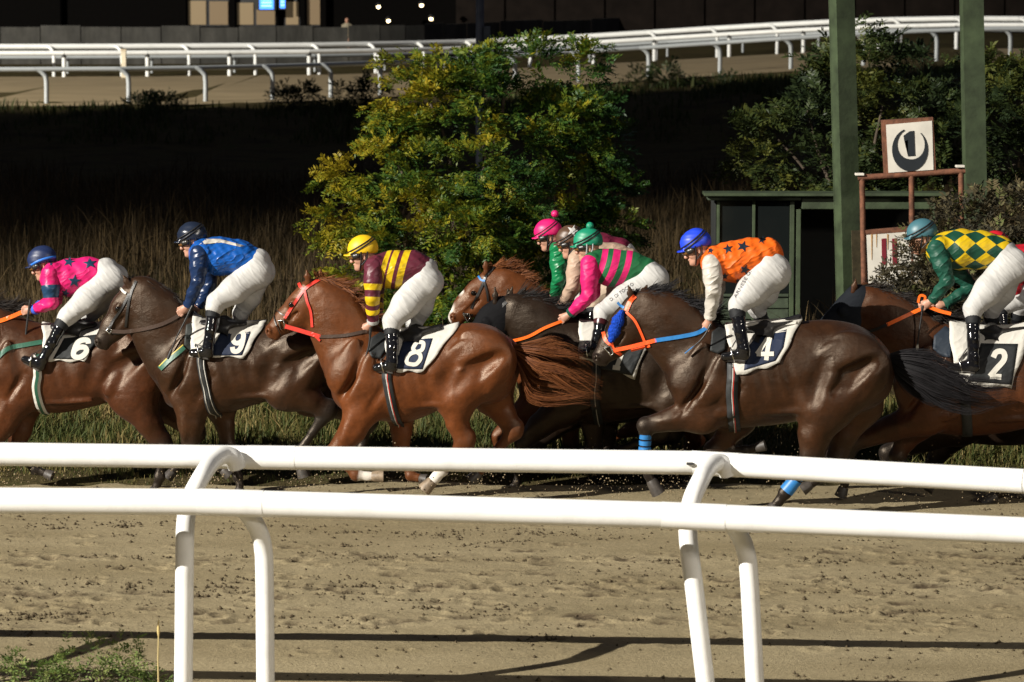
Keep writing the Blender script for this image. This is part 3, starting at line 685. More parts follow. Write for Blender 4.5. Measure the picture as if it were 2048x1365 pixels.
# grass
def blades(name, label, n, area, hgt, seed, mat, tonef, dens=None, w=.007, lean=.35):
    r = np.random.default_rng(seed); x = r.uniform(area[0], area[1], n); y = r.uniform(area[2], area[3], n)
    if dens is not None: k = r.random(n) < dens(x, y); x, y = x[k], y[k]
    n = len(x); z = gz(y) + 1.0 * sm(y, 57, 66) * sm(x, -3, 18); hh = hgt(x, y, r); a = r.uniform(0, 2 * math.pi, n); ln = np.abs(r.normal(0, lean, n)); ww = w * r.uniform(.6, 1.5, n) * (hh / hh.mean()) ** .4
    dx, dy = np.cos(a) * ln * hh, np.sin(a) * ln * hh; b = a + 1.57 + r.normal(0, .5, n); sx, sy = np.cos(b) * ww, np.sin(b) * ww
    L = []
    for f, wf in ((0, 1), (.45, .85), (.8, .5), (1, .08)):
        px_, py_, pz = x + dx * f ** 2, y + dy * f ** 2, z + hh * f * (1 - .25 * f * ln)
        L.append(np.stack([px_ - sx * wf, py_ - sy * wf, pz], 1)); L.append(np.stack([px_ + sx * wf, py_ + sy * wf, pz], 1))
    V = np.stack(L, 1).reshape(-1, 3); o = (np.arange(n) * 8)[:, None]
    F = np.concatenate([o + np.array([[0, 1, 3, 2]]), o + np.array([[2, 3, 5, 4]]), o + np.array([[4, 5, 7, 6]])]); T = np.repeat(np.clip(tonef(x, y, r), 0, 1), 8)
    return tag(link(name, npmesh(name, V, F, False, {"tone": T}), mat), label, "grass", kind="stuff")
M_GRASS = leaf_mat("dry_grass", [(0, (.022, .040, .008)), (.35, (.055, .070, .014)), (.65, (.13, .105, .03)), (1, (.30, .22, .09))], .7, .2)
M_DRY = leaf_mat("dead_tall_grass", [(0, (.036, .024, .010)), (.6, (.075, .050, .020)), (1, (.15, .10, .042))], .8, .15)
pn = lambda x, y: .5 + .28 * np.sin(x * 1.9 + 1.1 * np.sin(y * 1.3)) + .22 * np.sin(x * 4.3 - y * 2.1)
blades("verge_grass", "ragged green and straw coloured grass along the inside edge of the track", 80000, (-6.2, 6.6, .45, 6.2), lambda x, y, r: (.025 + .165 * sm(y, .7, 2.6) * r.uniform(.25, 1.5, len(x)) ** 1.4) * (.45 + .8 * pn(x, y)), 51, M_GRASS,
       lambda x, y, r: .28 + .45 * pn(x * .7, y) * r.random(len(x)) * 1.5 + r.normal(0, .12, len(x)), lambda x, y: np.clip(.12 + .88 * sm(y, .5, 2.2) + .3 * (pn(x, y) - .5), 0, 1), .006, .75)
blades("dead_grass", "tall dead brown grass standing in the dark infield", 62000, (-11, 13, 5.0, 44), lambda x, y, r: (.18 + .5 * sm(y, 5.5, 10)) * r.uniform(.25, 1.2, len(x)) * (.35 + .8 * pn(x * .9, y * .6)), 52, M_DRY,
       lambda x, y, r: r.random(len(x)) * .8 * (.5 + pn(x * .4, y * .4)), None, .007, .42)
blades("bank_grass", "dim grass tufts along the crest of the bank by the far turn", 26000, (-17, 22, 59, 79), lambda x, y, r: r.uniform(.08, .38, len(x)) * (.5 + .8 * pn(x * .6, y * .4)), 53, M_GRASS, lambda x, y, r: r.uniform(0, .5, len(x)), lambda x, y: (.2 + .8 * (pn(x * .5, y * .3) > .45)) * (y < 67 + 9 * sm(x, -6, 2)), .02, .3)

# weeds at the foot of the near rail, bottom left
M_WEED = leaf_mat("weed_leaf", [(0, (.085, .14, .035)), (.6, (.16, .23, .06)), (1, (.30, .33, .11))], .6, .3)
for i, (x, y, h_, sp) in enumerate(((30, 1362, 46, 26), (95, 1366, 30, 30), (130, 1366, 62, 22), (190, 1366, 70, 28), (235, 1366, 66, 30), (268, 1366, 70, 16), (300, 1368, 20, 30))):
    Yw = D2Y(21.9); b = at(x, y + 40, Yw); b[2] = 0.02
    lab = ["leafy green weed in the bottom left corner", "low spreading weed near the bottom left corner", "upright green weed, third from the left edge", "tallest bushy green weed left of the front post", "bushy green weed between the tall weeds", "thin upright weed nearest the left front post", "flat weed at the foot of the left front post"][i]
    lb = [(x + (k - 1) * sp * .55, y - h_ * f, sp * .38, h_ * .24) for k, f in ((0, .30), (1, .55), (2, .38), (1.1, .85), (.9, 1.1))]
    plant("weed_plant", lab, "weed", tuple(b), lb, 64, Yw, 61 + i, M_WEED, (.06, .11), lambda O, D, r: r.uniform(.1, 1, len(O)), 4, .004, 1, .05, 4, "weeds at the foot of the near rail")
root = empty("grass_stalk", tuple(at(317, 1368, D2Y(21.6)))); tag(root, "single dry straw stalk beside the left front post", "grass"); s_ = root.location
P = [at(317, 1368, D2Y(21.6)), at(316, 1320, D2Y(21.6)), at(317, 1275, D2Y(21.6)), at(318, 1240, D2Y(21.6))]
link("stem", tube("stem", [p - np.array(s_) for p in P], [.006, .005, .004, .002], 6), plain("straw", (.45, .36, .16), .8), root)
link("seed_head", tube("seed_head", [P[2] - np.array(s_) + np.array([0, 0, f * .11]) for f in (0, .3, .6, 1)], [.004, .010, .009, .002], 6), plain("straw_head", (.48, .37, .15), .8), root)

# ------------------------------------------------------------------ hut, columns, sign, brush pile on the right
M_GREEN = plain("green_paint", (.040, .058, .027), .6, var=.45, vscale=4, bs=.25, bscale=25); M_GREEND = plain("green_paint_worn", (.04, .056, .032), .65, var=.4, vscale=9, bs=.2)
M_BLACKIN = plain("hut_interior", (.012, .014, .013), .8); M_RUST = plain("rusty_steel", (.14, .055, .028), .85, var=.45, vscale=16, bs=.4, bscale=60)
M_SIGNW = plain("sign_white", (.60, .57, .50), .6, var=.12, vscale=5); M_SIGNB = plain("sign_black", (.012, .016, .020), .5); M_SIGNR = plain("sign_maroon", (.16, .012, .022), .5)
def glass_mat():
    m, nt, p = nodes("hut_glass"); p.inputs["Base Color"].default_value = (.008, .01, .01, 1); p.inputs["Roughness"].default_value = .08; return m
HY = 11.0; hx = lambda x: float(at(x, 500, HY)[0]); hz = lambda y: float(at(1500, y, HY)[2])
root = empty("green_hut", (hx(1560), HY, 0)); tag(root, "small green hut with flat roof and dark openings behind the orange jockey", "hut"); ox = hx(1560)
def hp(name, xa, xb, ya, yb, d0, d1, mat, bev=.006): return link(name, boxmesh(name, hx(xa) - ox, hx(xb) - ox, d0, d1, hz(yb), hz(ya), bev), mat, root)
hp("roof", 1406, 1890, 385, 391, -.2, .25, M_GREEN); hp("fascia", 1414, 1600, 392, 400, -.12, .2, M_GREEND); hp("fascia", 1602, 1868, 392, 418, -.08, .2, M_GREEN)
for xa, xb in ((1433, 1439), (1504, 1510), (1579, 1588), (1592, 1601), (1862, 1869)): hp("post", xa, xb, 401 if xa < 1590 else 419, 705, -.03, .03, M_GREEN, .004)
hp("sill", 1440, 1578, 588, 594, -.03, .04, M_GREEND)
for k in range(5): hp("board", 1440, 1578, 597 + k * 22, 617 + k * 22, -.01, .012, M_GREEND)
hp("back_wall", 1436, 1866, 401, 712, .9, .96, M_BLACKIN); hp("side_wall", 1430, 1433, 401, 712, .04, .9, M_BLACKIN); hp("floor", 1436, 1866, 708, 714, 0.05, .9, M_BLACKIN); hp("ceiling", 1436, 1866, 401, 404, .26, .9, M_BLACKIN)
G_ = glass_mat(); hp("pane", 1440, 1503, 402, 587, .0, .008, G_, 0); hp("pane", 1511, 1578, 402, 587, .0, .008, G_, 0)

def column(label, pts, w, d, rot, Y, rust=None):
    """leaning painted steel column: web and two flanges"""
    P = [at(x, y, Y) for x, y in pts]; d0 = (P[1] - P[0]) / (P[1][2] - P[0][2]); base = P[0] - d0 * P[0][2]; top = base + d0 * 7.0
    root = empty("steel_column", tuple(base)); tag(root, label, "column", "green steel columns"); ca, sa = math.cos(rot), math.sin(rot)
    def bar(name, x0, x1, y0, y1, z0, z1, mat):
        V = []
        for z in (z0, z1):
            for (x, y) in ((x0, y0), (x1, y0), (x1, y1), (x0, y1)):
                q = d0 * z; V.append((q[0] + x * ca - y * sa, q[1] + x * sa + y * ca, z))
        return link(name, pymesh(name, V, [(0, 1, 5, 4), (1, 2, 6, 5), (2, 3, 7, 6), (3, 0, 4, 7), (4, 5, 6, 7), (3, 2, 1, 0)]), mat, root)
    bar("flange", -w / 2, w / 2, -d / 2, -d / 2 + .02, 0, 7, M_GREEN); bar("flange", -w / 2, w / 2, d / 2 - .02, d / 2, 0, 7, M_GREEN); bar("web", -.012, .012, -d / 2 + .021, d / 2 - .021, 0, 7, M_GREEND)
    bar("side_plate", -w / 2 + .002, -w / 2 + .014, -d / 2 + .021, d / 2 - .021, 0, 7, M_GREEN)
    if rust: bar("repair_patch", .0, w / 2 + .004, -d / 2 - .005, -d / 2 - .001, rust[0], rust[1], plain("patched_paint", (.075, .06, .03), .8, var=.4, vscale=14))
    bar("base_plate", -w * .8, w * .8, -d * .8, d * .8, .0, .025, M_GREEND)
    return root
column("front green steel column leaning beside the hut, with a brown patch low down", [(1697, 560), (1683, 0)], .24, .18, .42, 8.8, (0.9, 1.72))
column("rear green steel column rising from behind the brush pile", [(1953, 560), (1943, 0)], .25, .15, .15, 9.6)

SY = 8.0; sp_ = lambda x, y, dy=0.0: at(x, y, SY + dy)
root = empty("distance_sign", tuple(np.array([sp_(1825, 500)[0], SY, 0]))); tag(root, "rusty framed sign with a black horseshoe and numeral 1, white board below", "sign"); so = np.array(root.location)
def sbar(name, a, b, r, mat, par=None): return link(name, tube(name, [sp_(*a) - so, sp_(*b) - so], r, 4), mat, par or root)
def foot(x): p = sp_(x, 760); p[2] = 0; return p - so
for (x, yt, xb) in ((1724, 352, 1732), (1823, 352, 1826), (1922, 345, 1926)):
    link("leg", tube("leg", [sp_(x, yt) - so, foot(xb)], .032, 8), M_RUST, root); 
link("crossbar", tube("crossbar", [sp_(1716, 356) - so, sp_(1930, 342) - so], .034, 8), M_RUST, root)
for (x, y) in ((1719, 349), (1920, 333)): link("end_cap", boxmesh("end_cap", *(lambda q: (q[0] - .05, q[0] + .05, q[1] - .06, q[1] + .06, q[2] - .014, q[2] + .014))(sp_(x, y) - so), .006), M_SIGNW, root)
def flat(name, pts, dy, th, mat, par):
    A = [sp_(x, y, dy) - so for x, y in pts]; n = len(A); V = A + [a + np.array([0, th, 0]) for a in A]
    F = [tuple(range(n))[::-1], tuple(range(n, 2 * n))] + [(i, (i + 1) % n, n + (i + 1) % n, n + i) for i in range(n)]
    bm = bmesh.new(); vs = [bm.verts.new(tuple(v)) for v in V]
    for f in F:
        try: bm.faces.new([vs[i] for i in f])
        except ValueError: pass
    bmesh.ops.triangulate(bm, faces=[f for f in bm.faces if len(f.verts) > 4]); bmesh.ops.recalc_face_normals(bm, faces=bm.faces[:])
    me = bpy.data.meshes.new(name); bm.to_mesh(me); bm.free(); return link(name, me, mat, par)
fr_ = flat("sign_frame", [(1763, 241), (1866, 235), (1872, 342), (1769, 349)], -.02, .09, M_RUST, root)
bd = flat("board", [(1772, 250), (1864, 242), (1867, 340), (1777, 346)], -.030, .009, M_SIGNW, root)
hs = []
out_, in_ = [], []
for k in range(25):
    f = k / 24; a = math.radians(110 + f * (412 - 110)); out_.append((1820 + 36 * math.cos(a), 300 - 43 * math.sin(a)))
    th_ = 5 + 16 * math.sin(math.pi * f) ** 1.4; rr = 1 - th_ / 43; in_.append((1821 + 36 * (1 - th_ / 50) * math.cos(a), 297 - 43 * rr * math.sin(a)))
hsp = [(p, q) for p, q in zip(out_, in_)]
V = []; F = []
for p, q in hsp: V += [sp_(*p, -.038) - so, sp_(*q, -.038) - so]
for i in range(len(hsp) - 1): F.append((2 * i, 2 * i + 1, 2 * i + 3, 2 * i + 2))
nn_ = len(V); V += [v + np.array([0, .006, 0]) for v in V]; F += [(2 * i, 2 * i + 2, nn_ + 2 * i + 2, nn_ + 2 * i) for i in range(len(hsp) - 1)] + [(2 * i + 1, nn_ + 2 * i + 1, nn_ + 2 * i + 3, 2 * i + 3) for i in range(len(hsp) - 1)]
link("horseshoe", pymesh("horseshoe", V, F), M_SIGNB, root)
flat("numeral", [(1816, 313), (1830, 312), (1828, 262), (1819, 263), (1807, 272), (1809, 284), (1816, 280)], -.038, .006, M_SIGNB, root)
flat("lower_frame", [(1730, 461), (1838, 452), (1838, 462), (1732, 470)], -.03, .06, M_RUST, root)
flat("lower_board", [(1733, 469), (1838, 461), (1842, 566), (1737, 574)], -.026, .012, M_SIGNW, root)
for xa, xb in ((1763, 1772), (1784, 1793)): flat("bar_mark", [(xa, 478), (xb, 477), (xb + 1, 530), (xa + 1, 531)], -.034, .006, M_SIGNR, root)
for xa, w_, yb in ((1742, 3, 520), (1774, 3, 500), (1752, 2, 495)): flat("rust_streak", [(xa, 469), (xa + w_, 469), (xa + w_ * .7, yb), (xa + w_ * .4, yb)], -.031, .004, plain("rust_stain", (.38, .22, .08), .8), root)

# brush pile: heap of cut dead branches and leaves
PY = 6.0
lb = [(1815, 578, 50, 42, -.3), (1868, 530, 66, 58), (1920, 480, 90, 70, .3), (1990, 450, 90, 60, .4), (2070, 430, 80, 50, .4), (1905, 610, 105, 85, -.4), (1980, 580, 120, 110, -.2), (2080, 560, 100, 110, -.2), (1850, 665, 110, 50, -.5), (2000, 670, 150, 60, -.5)]
M_DEAD = leaf_mat("dead_leaf", [(0, (.022, .020, .012)), (.55, (.062, .052, .027)), (.85, (.12, .095, .045)), (1, (.09, .11, .03))], .75, .12)
plant("brush_pile", "heap of cut branches with withered dark leaves in front of the rear column", "brush", (float(at(1940, 600, PY)[0]), PY, 0), lb, 3300, PY, 71, M_DEAD, (.12, .24), lambda O, D, r: r.random(len(O)) ** 1.3, 10, .03, .8, .62)

# ================================================================== HORSES
DIG = {'6': [[(.82, .80), (.68, 1), (.34, 1), (.12, .78), (.12, .2), (.34, 0), (.66, 0), (.88, .2), (.88, .42), (.68, .58), (.36, .58), (.14, .44)]],
       '9': [[(.18, .20), (.32, 0), (.66, 0), (.88, .22), (.88, .8), (.66, 1), (.34, 1), (.12, .8), (.12, .58), (.32, .42), (.64, .42), (.86, .56)]],
       '8': [[(.5, 1), (.28, .98), (.18, .84), (.20, .66), (.5, .56), (.80, .66), (.82, .84), (.72, .98), (.5, 1)], [(.5, .56), (.18, .46), (.06, .26), (.2, .04), (.5, 0), (.8, .04), (.94, .26), (.82, .46), (.5, .56)]],
       '4': [[(.62, 0), (.62, .5), (.66, 1)], [(.66, 1), (.4, .66), (.06, .24)], [(.04, .24), (.5, .24), (1.0, .24)]],
       '2': [[(.12, .76), (.22, .94), (.42, 1), (.70, .98), (.88, .82), (.84, .62), (.46, .32), (.10, .02)], [(.10, .03), (.5, .03), (.94, .03)]],
       '1': [[(.5, 0), (.5, .5), (.5, 1)], [(.5, 1), (.3, .84), (.2, .76)], [(.25, 0), (.5, 0), (.75, 0)]]}
def bil(q, u, v):          # q = TL, TR, BR, BL
    TL, TR, BR, BL = [np.array(p, float) for p in q]; return (TL * (1 - u) + TR * u) * v + (BL * (1 - u) + BR * u) * (1 - v)
M_STEEL = plain("bit_steel", (.62, .62, .60), .25, 1.0, var=.05); M_LEATHER = plain("black_leather", (.012, .011, .010), .38, bs=.1, bscale=60); M_BROWNL = plain("brown_leather", (.045, .025, .016), .45, bs=.15, bscale=60)
M_CLOTHW = cloth_mat("white_cloth", (.55, .53, .48), .7, .35); M_PANELN = cloth_mat("navy_panel", (.010, .018, .045), .6, .25); M_PANELB = cloth_mat("black_panel", (.014, .016, .017), .6, .25)
M_NUM = cloth_mat("number_white", (.58, .56, .50), .7, .15); M_EYE = plain("eye", (.006, .004, .003), .06, var=0); M_TEAL = cloth_mat("pad_grey", (.022, .026, .024), .6, .2)
M_ELASTIC = plain("girth_black", (.015, .017, .018), .6, var=.3, vscale=30)
def colmat(name, c, rough=.45): return plain(name, c, rough, var=.12, vscale=20, bs=.12, bscale=60)
M_RED = colmat("red_strap", (.55, .035, .022)); M_ORANGE = colmat("orange_strap", (.85, .14, .01)); M_NEON = colmat("neon_orange_strap", (.90, .10, .02)); M_BLUE = colmat("blue_rein", (.02, .16, .42)); M_BLUEWOOL = plain("blue_sheepskin", (.01, .05, .36), .95, var=.4, vscale=60, bs=.9, bscale=90, spec=.1)
M_GREENST = colmat("green_breastplate", (.02, .09, .055)); M_TRIM = colmat("yellow_trim", (.5, .38, .06))
COATS = {
    'bay': (coat_mat("bay_coat", (0.0304, 0.0099, 0.0040), (0.0581, 0.0191, 0.0066)), hair_mat("black_hair_bay", (.006, .005, .005), (.022, .016, .012))),
    'dark': (coat_mat("dark_bay_coat", (0.0151, 0.0067, 0.0032), (0.0313, 0.0128, 0.0052)), hair_mat("black_hair_dark", (.006, .005, .005), (.024, .017, .012))),
    'brown': (coat_mat("brown_coat", (0.0143, 0.0060, 0.0028), (0.0319, 0.0124, 0.0047)), hair_mat("black_hair_brown", (.005, .005, .006), (.018, .016, .018))),
    'chestnut': (coat_mat("chestnut_coat", (0.0688, 0.0200, 0.0052), (0.1160, 0.0344, 0.0096), (.10, .035, .014)), hair_mat("chestnut_hair", (.055, .016, .006), (.19, .066, .020))),
    'black': (coat_mat("black_coat", (0.0090, 0.0050, 0.0030), (0.0180, 0.0100, 0.0060)), hair_mat("black_hair", (.004, .004, .004), (.015, .012, .011)))}
M_HOOF = plain("dark_hoof", (.045, .038, .032), .55, var=.4, vscale=20, bs=.2); M_HOOFL = plain("pale_hoof", (.20, .15, .10), .55, var=.4, vscale=20, bs=.2)
def horse(name, label, fr, d, coat, group="galloping racehorses", seed=1):
    root = empty(name, fr.loc, fr.yaw); tag(root, label, "horse", group); m_coat, m_hair = COATS[coat]; S = fr.s
    L = lambda p, y=0.0: fr.L(p[0], p[1], y)
    # ---- trunk from its top and belly lines
    st = np.array(d['trunk'], float); xs = []; 
    T = catmull(st, 5); tl = np.array([fr.L(a[0], a[1]) for a in T]); bl_ = np.array([fr.L(a[0], a[2]) for a in T])
    tx = (tl[:, 0] + bl_[:, 0]) / 2; tz = tl[:, 2]; bz_ = bl_[:, 2]; tw = T[:, 3]
    o = np.argsort(tx); tx, tz, bz_, tw = tx[o], tz[o], bz_[o], tw[o]
    neck = [(*L(p, 0), fr.m(p[2]), p[3]) for p in d['neck']]; head = [(*L(p, 0), fr.m(p[2]), p[3]) for p in d['head']]
    legs = []
    for nm, js in d['legs'].items():
        sg = -1 if nm[0] == 'n' else 1; fore = nm[1] == 'f'; n = len(js)
        ys = np.linspace(.155, .095, n) if fore else np.linspace(.15, .10, n)
        wf = [.55, .62, .78, .8, .8, .85, .85, .9]
        P = [(*L(j, sg * ys[i]), fr.m(j[2]), fr.m(j[2]) * (wf[min(i, 7)] if i < n - 1 else .9)) for i, j in enumerate(js)]
        kn, ft = np.array(P[3]), np.array(P[4]); e1, e2 = kn * .78 + ft * .22, kn * .45 + ft * .55; e1[3:] = kn[3:] * .70; e2[3:] = np.minimum(kn[3:] * .52, ft[3:] * .82)
        P[5] = (*P[5][:3], P[5][3] * .84, P[5][4] * .84); P = P[:4] + [tuple(e1), tuple(e2)] + P[4:]
        legs.append((nm, P))
    pts = np.array([p[:3] for c in [neck, head] + [l[1] for l in legs] for p in c] + [(tx[0], 0, tz.max()), (tx[-1], 0, bz_.min())])
    lo = pts.min(0) - .22; hi = pts.max(0) + .22; lo[1] = -.46; hi[1] = .46
    f = Field(lo, hi, .0115)
    q = f.blk((tx[0] - .15, -.46, bz_.min() - .2), (tx[-1] + .15, .46, tz.max() + .2)); sl, X, Y, Z = q; x_ = X.ravel()
    zt = np.interp(x_, tx, tz); zb = np.interp(x_, tx, bz_); w = np.interp(x_, tx, tw)
    out = np.maximum(np.maximum(tx[0] - x_, x_ - tx[-1]), 0)
    zc = ((zt + zb) / 2)[:, None, None].astype(np.float32); a = np.maximum((zt - zb) / 2, .012)[:, None, None].astype(np.float32); w = np.maximum(w, .012)[:, None, None].astype(np.float32)
    u = (Z - zc) / a; g = np.where(u > 0, 1 - .20 * np.clip(u, 0, 1) ** 1.5, 1 - .06 * np.clip(-u, 0, 1))
    rho = np.sqrt(u * u + (Y / (w * g)) ** 2); D = (rho - 1) * np.minimum(a, w) + out[:, None, None]
    f.put(sl, D.astype(np.float32), .02)
    xf, xb = tx[0], tx[-1]
    def tv(uu, v): 
        x = xf + (xb - xf) * uu; zt_, zb_ = np.interp(x, tx, tz), np.interp(x, tx, bz_); z = zt_ + (zb_ - zt_) * v; c = 1 - 2 * v
        return x, z, np.interp(x, tx, tw) * math.sqrt(max(0, 1 - c * c)) * (1 - .12 * max(0, c))
    def bulge(uu, v, a_, b_, ang, th, k=.03, up=0.0, sub=False):
        x, z, y = tv(uu, v)
        for sg in (-1, 1): f.ell((x, sg * (y + up), z), (a_, b_, th), math.radians(ang), k, sub)
    f.chain(neck, .09); 
    f.chain(head, .026)
    # limbs: thigh and forearm masses first, then the leg itself
    for nm, P in legs:
        kk = [.07, .045] + [.022] * 10
        PP = P[:-1] + [tuple(np.array(P[-2]) * .45 + np.array(P[-1]) * .55)]; PP[-1] = (*PP[-1][:3], P[-1][3] * .68, P[-1][4] * .68)
        for i, (a_, b_) in enumerate(zip(PP[:-1], PP[1:])): f.seg(a_, b_, kk[i])
        # cannon tendon and joint knobs
        n = len(P)
        if nm[1] == 'h':
            h_ = P[3]; dr = np.array(h_[:3]) - np.array(P[6][:3]); dr /= np.linalg.norm(dr) + 1e-6; c0 = np.array(h_[:3])
            f.seg((*c0, h_[3] * .8, h_[4] * .8), (*(c0 + dr * h_[3] * .85), h_[3] * .5, h_[4] * .5), .05)
            g2, g1 = np.array(P[2]), np.array(P[1]); f.ell((g1[:3] * .4 + g2[:3] * .6) + np.array([0, np.sign(g2[1]) * g2[4] * .55, 0]), (g2[3] * 1.5, g2[3] * .62, g2[4] * .62), math.atan2(g2[2] - g1[2], g2[0] - g1[0]), .03)
        else:
            g2, g1 = np.array(P[2]), np.array(P[1]); f.ell((g1[:3] * .5 + g2[:3] * .5) + np.array([-g2[3] * .35, np.sign(g2[1]) * g2[4] * .5, 0]), (g2[3] * 2.2, g2[3] * .5, g2[4] * .6), math.atan2(g2[2] - g1[2], g2[0] - g1[0]), .025)
            k_ = np.array(P[3]); f.ell(k_[:3], (k_[3] * 1.05, k_[3] * 1.0, k_[4] * 1.05), 0, .02)
        f.ell(P[-3][:3], (P[-3][3] * 1.1, P[-3][3] * 1.1, P[-3][3] * .85), 0, .015)
    # muscle relief
    bulge(.115, .33, .20, .075, 68, .032, .03, .002); bulge(.185, .62, .15, .085, 42, .035, .022, .0); bulge(.05, .58, .08, .11, 20, .04, .03, -.01)
    bulge(.24, .80, .10, .05, 15, .03, .02, 0)
    bulge(.84, .22, .22, .10, -22, .035, .03, .004); bulge(.72, .30, .12, .07, 30, .03, .03, 0); bulge(.93, .46, .10, .17, -12, .035, .03, .0)
    bulge(.655, .60, .05, .16, -14, .05, .09, .040, True); bulge(.29, .5, .03, .16, 12, .03, .08, .026, True)
    bulge(.80, .60, .17, .045, 38, .04, .09, .034, True); bulge(.10, .68, .13, .02, 55, .025, .06, .022, True); bulge(.155, .45, .16, .02, 66, .025, .06, .022, True)
    bulge(.90, .62, .15, .04, 62, .035, .05, -.005); bulge(.76, .74, .12, .05, 60, .035, .05, .0)
    for k in range(3): bulge(.42 + .06 * k, .58, .02, .13, 14, .014, .07, .0185, True)
    bulge(.88, .30, .16, .05, -58, .03, .04, .002); bulge(.22, .38, .12, .05, 75, .025, .03, .002); bulge(.08, .42, .10, .05, 80, .03, .025, .004); bulge(.17, .78, .08, .045, 25, .03, .02, .004)
    bulge(.55, .86, .20, .02, 3, .02, .04, .004); bulge(.835, .44, .13, .03, 20, .03, .09, .026, True); bulge(.27, .70, .12, .018, 58, .02, .05, .018, True)
    # neck relief
    if len(neck) > 2:
        for sg in (-1, 1):
            for t0, off, rad in ((0, .30, .035), (0, -.35, .04)):
                P = []
                for i, p in enumerate(neck):
                    j = min(i + 1, len(neck) - 1); dv = np.array(neck[j][:3]) - np.array(neck[max(0, j - 1)][:3]); dv /= np.linalg.norm(dv) + 1e-6; nv = np.array([-dv[2], 0, dv[0]])
                    c = np.array(p[:3]) + nv * p[3] * off; P.append((c[0], sg * (p[4] * .84), c[2], rad, .018))
                f.chain(P, .03)
    # head relief: cheek, eye socket, nostril, ears
    hp_ = [np.array(p[:3]) for p in head]; ax_ = hp_[-1] - hp_[0]; ax_ /= np.linalg.norm(ax_); up_ = np.array([-ax_[2], 0, ax_[0]]); 
    if up_[2] < 0: up_ = -up_
    ha = math.atan2(ax_[2], ax_[0]); HL = np.linalg.norm(hp_[-1] - hp_[0])
    J = lambda t, v: hp_[0] + ax_ * HL * t + up_ * v
    for sg in (-1, 1):
        c = J(.30, -.055); f.ell((c[0], sg * .062, c[2]), (.105, .085, .030), ha, .02)
        c = J(.36, .062); f.ell((c[0], sg * .072, c[2]), (.045, .024, .022), ha, .018)
        c = J(.60, .0); f.ell((c[0], sg * .060, c[2]), (.13, .010, .012), ha - .12, .015)
        c = J(.62, -.03); f.ell((c[0], sg * .078, c[2]), (.12, .022, .018), ha, .02, True)
        c = J(1.05, .028); f.ell((c[0], sg * .048, c[2]), (.034, .026, .026), ha + .6, .015)
        c = J(1.08, .026); f.ell((c[0], sg * .064, c[2]), (.022, .012, .022), ha + .9, .008, True)
    c = J(1.02, -.055); f.ell((c[0], 0, c[2]), (.045, .024, .035), ha + .3, .015)
    for i, e in enumerate(d.get('ears', [])):
        sg = -1 if i == 0 else 1; b, t = L(e[0], sg * .052), L(e[1], sg * .062); mdl = (b * .55 + t * .45)
        f.chain([(*b, .024, .022), (*mdl, .027, .016), (*t, .007, .006)], .016)
        cm = mdl + np.array([-.016, 0, 0]); f.ell((cm[0], cm[1], cm[2]), (.012, .04, .008), math.atan2(t[2] - b[2], t[0] - b[0]) - 1.57, .006, True)
    V, F = f.mesh()
    # markings
    pt = np.zeros(len(V)); wh = np.zeros(len(V)); hf = np.zeros(len(V)); pts_k = d.get('points', 1.0)
    for nm, P in legs:
        dd, par = chain_at(V, P); n = len(P); near = 1 - sm(dd, .02, .05)
        pt = np.maximum(pt, near * sm(par, 2.2, 3.3) * pts_k)
        sk = d.get('socks', {}).get(nm)
        if sk: wh = np.maximum(wh, near * sm(par, n - 1 - sk, n - 1 - sk + .25))
    mz = J(1.02, 0); dm = np.linalg.norm(V - mz, axis=1); pt = np.maximum(pt, (1 - sm(dm, .07, .19)) * d.get('muzzle', .75)); pt = pt * (1 - hf)
    if d.get('blaze'):
        P = [(*L(b, 0), .035, .035) for b in d['blaze']]; dd, _ = chain_at(V, P); wh = np.maximum(wh, 1 - sm(dd, .0, .012))
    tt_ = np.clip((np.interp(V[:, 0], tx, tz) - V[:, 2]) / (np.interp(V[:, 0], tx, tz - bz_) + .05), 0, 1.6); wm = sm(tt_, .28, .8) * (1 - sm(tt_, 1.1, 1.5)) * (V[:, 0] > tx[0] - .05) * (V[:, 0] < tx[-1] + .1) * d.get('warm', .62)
    wc = L((d['trunk'][len(d['trunk']) // 2][0], d['trunk'][len(d['trunk']) // 2][1]))
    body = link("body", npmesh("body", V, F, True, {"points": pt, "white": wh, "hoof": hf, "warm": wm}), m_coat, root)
    bvh = BVHTree.FromPolygons([tuple(v) for v in V], [tuple(q) for q in F])
    for nm, P in legs:
        a_, b_ = np.array(P[-2][:3]), np.array(P[-1][:3]); dv = b_ - a_; dv /= np.linalg.norm(dv) + 1e-6; rh = P[-1][3]
        link("hoof", tube("hoof", [a_ + (b_ - a_) * .35, a_ + (b_ - a_) * .5, b_ + dv * rh * .75], [rh * .70, rh * .86, rh * 1.08], 14, True, .92), M_HOOF if nm not in d.get('socks', {}) else M_HOOFL, root)
    # eyes
    for sg in (-1, 1):
        c = J(.375, .052); bm = bmesh.new(); bmesh.ops.create_uvsphere(bm, u_segments=12, v_segments=8, radius=.026)
        for v in bm.verts: v.co = Vector((v.co.x * 1.15 + c[0], v.co.y * .8 + sg * .083, v.co.z + c[2]))
        me = bpy.data.meshes.new("eye"); bm.to_mesh(me); bm.free(); me.polygons.foreach_set("use_smooth", [True] * len(me.polygons)); link("eye", me, M_EYE, root)
    # mane: locks thrown back along the crest
    r = random.Random(seed)
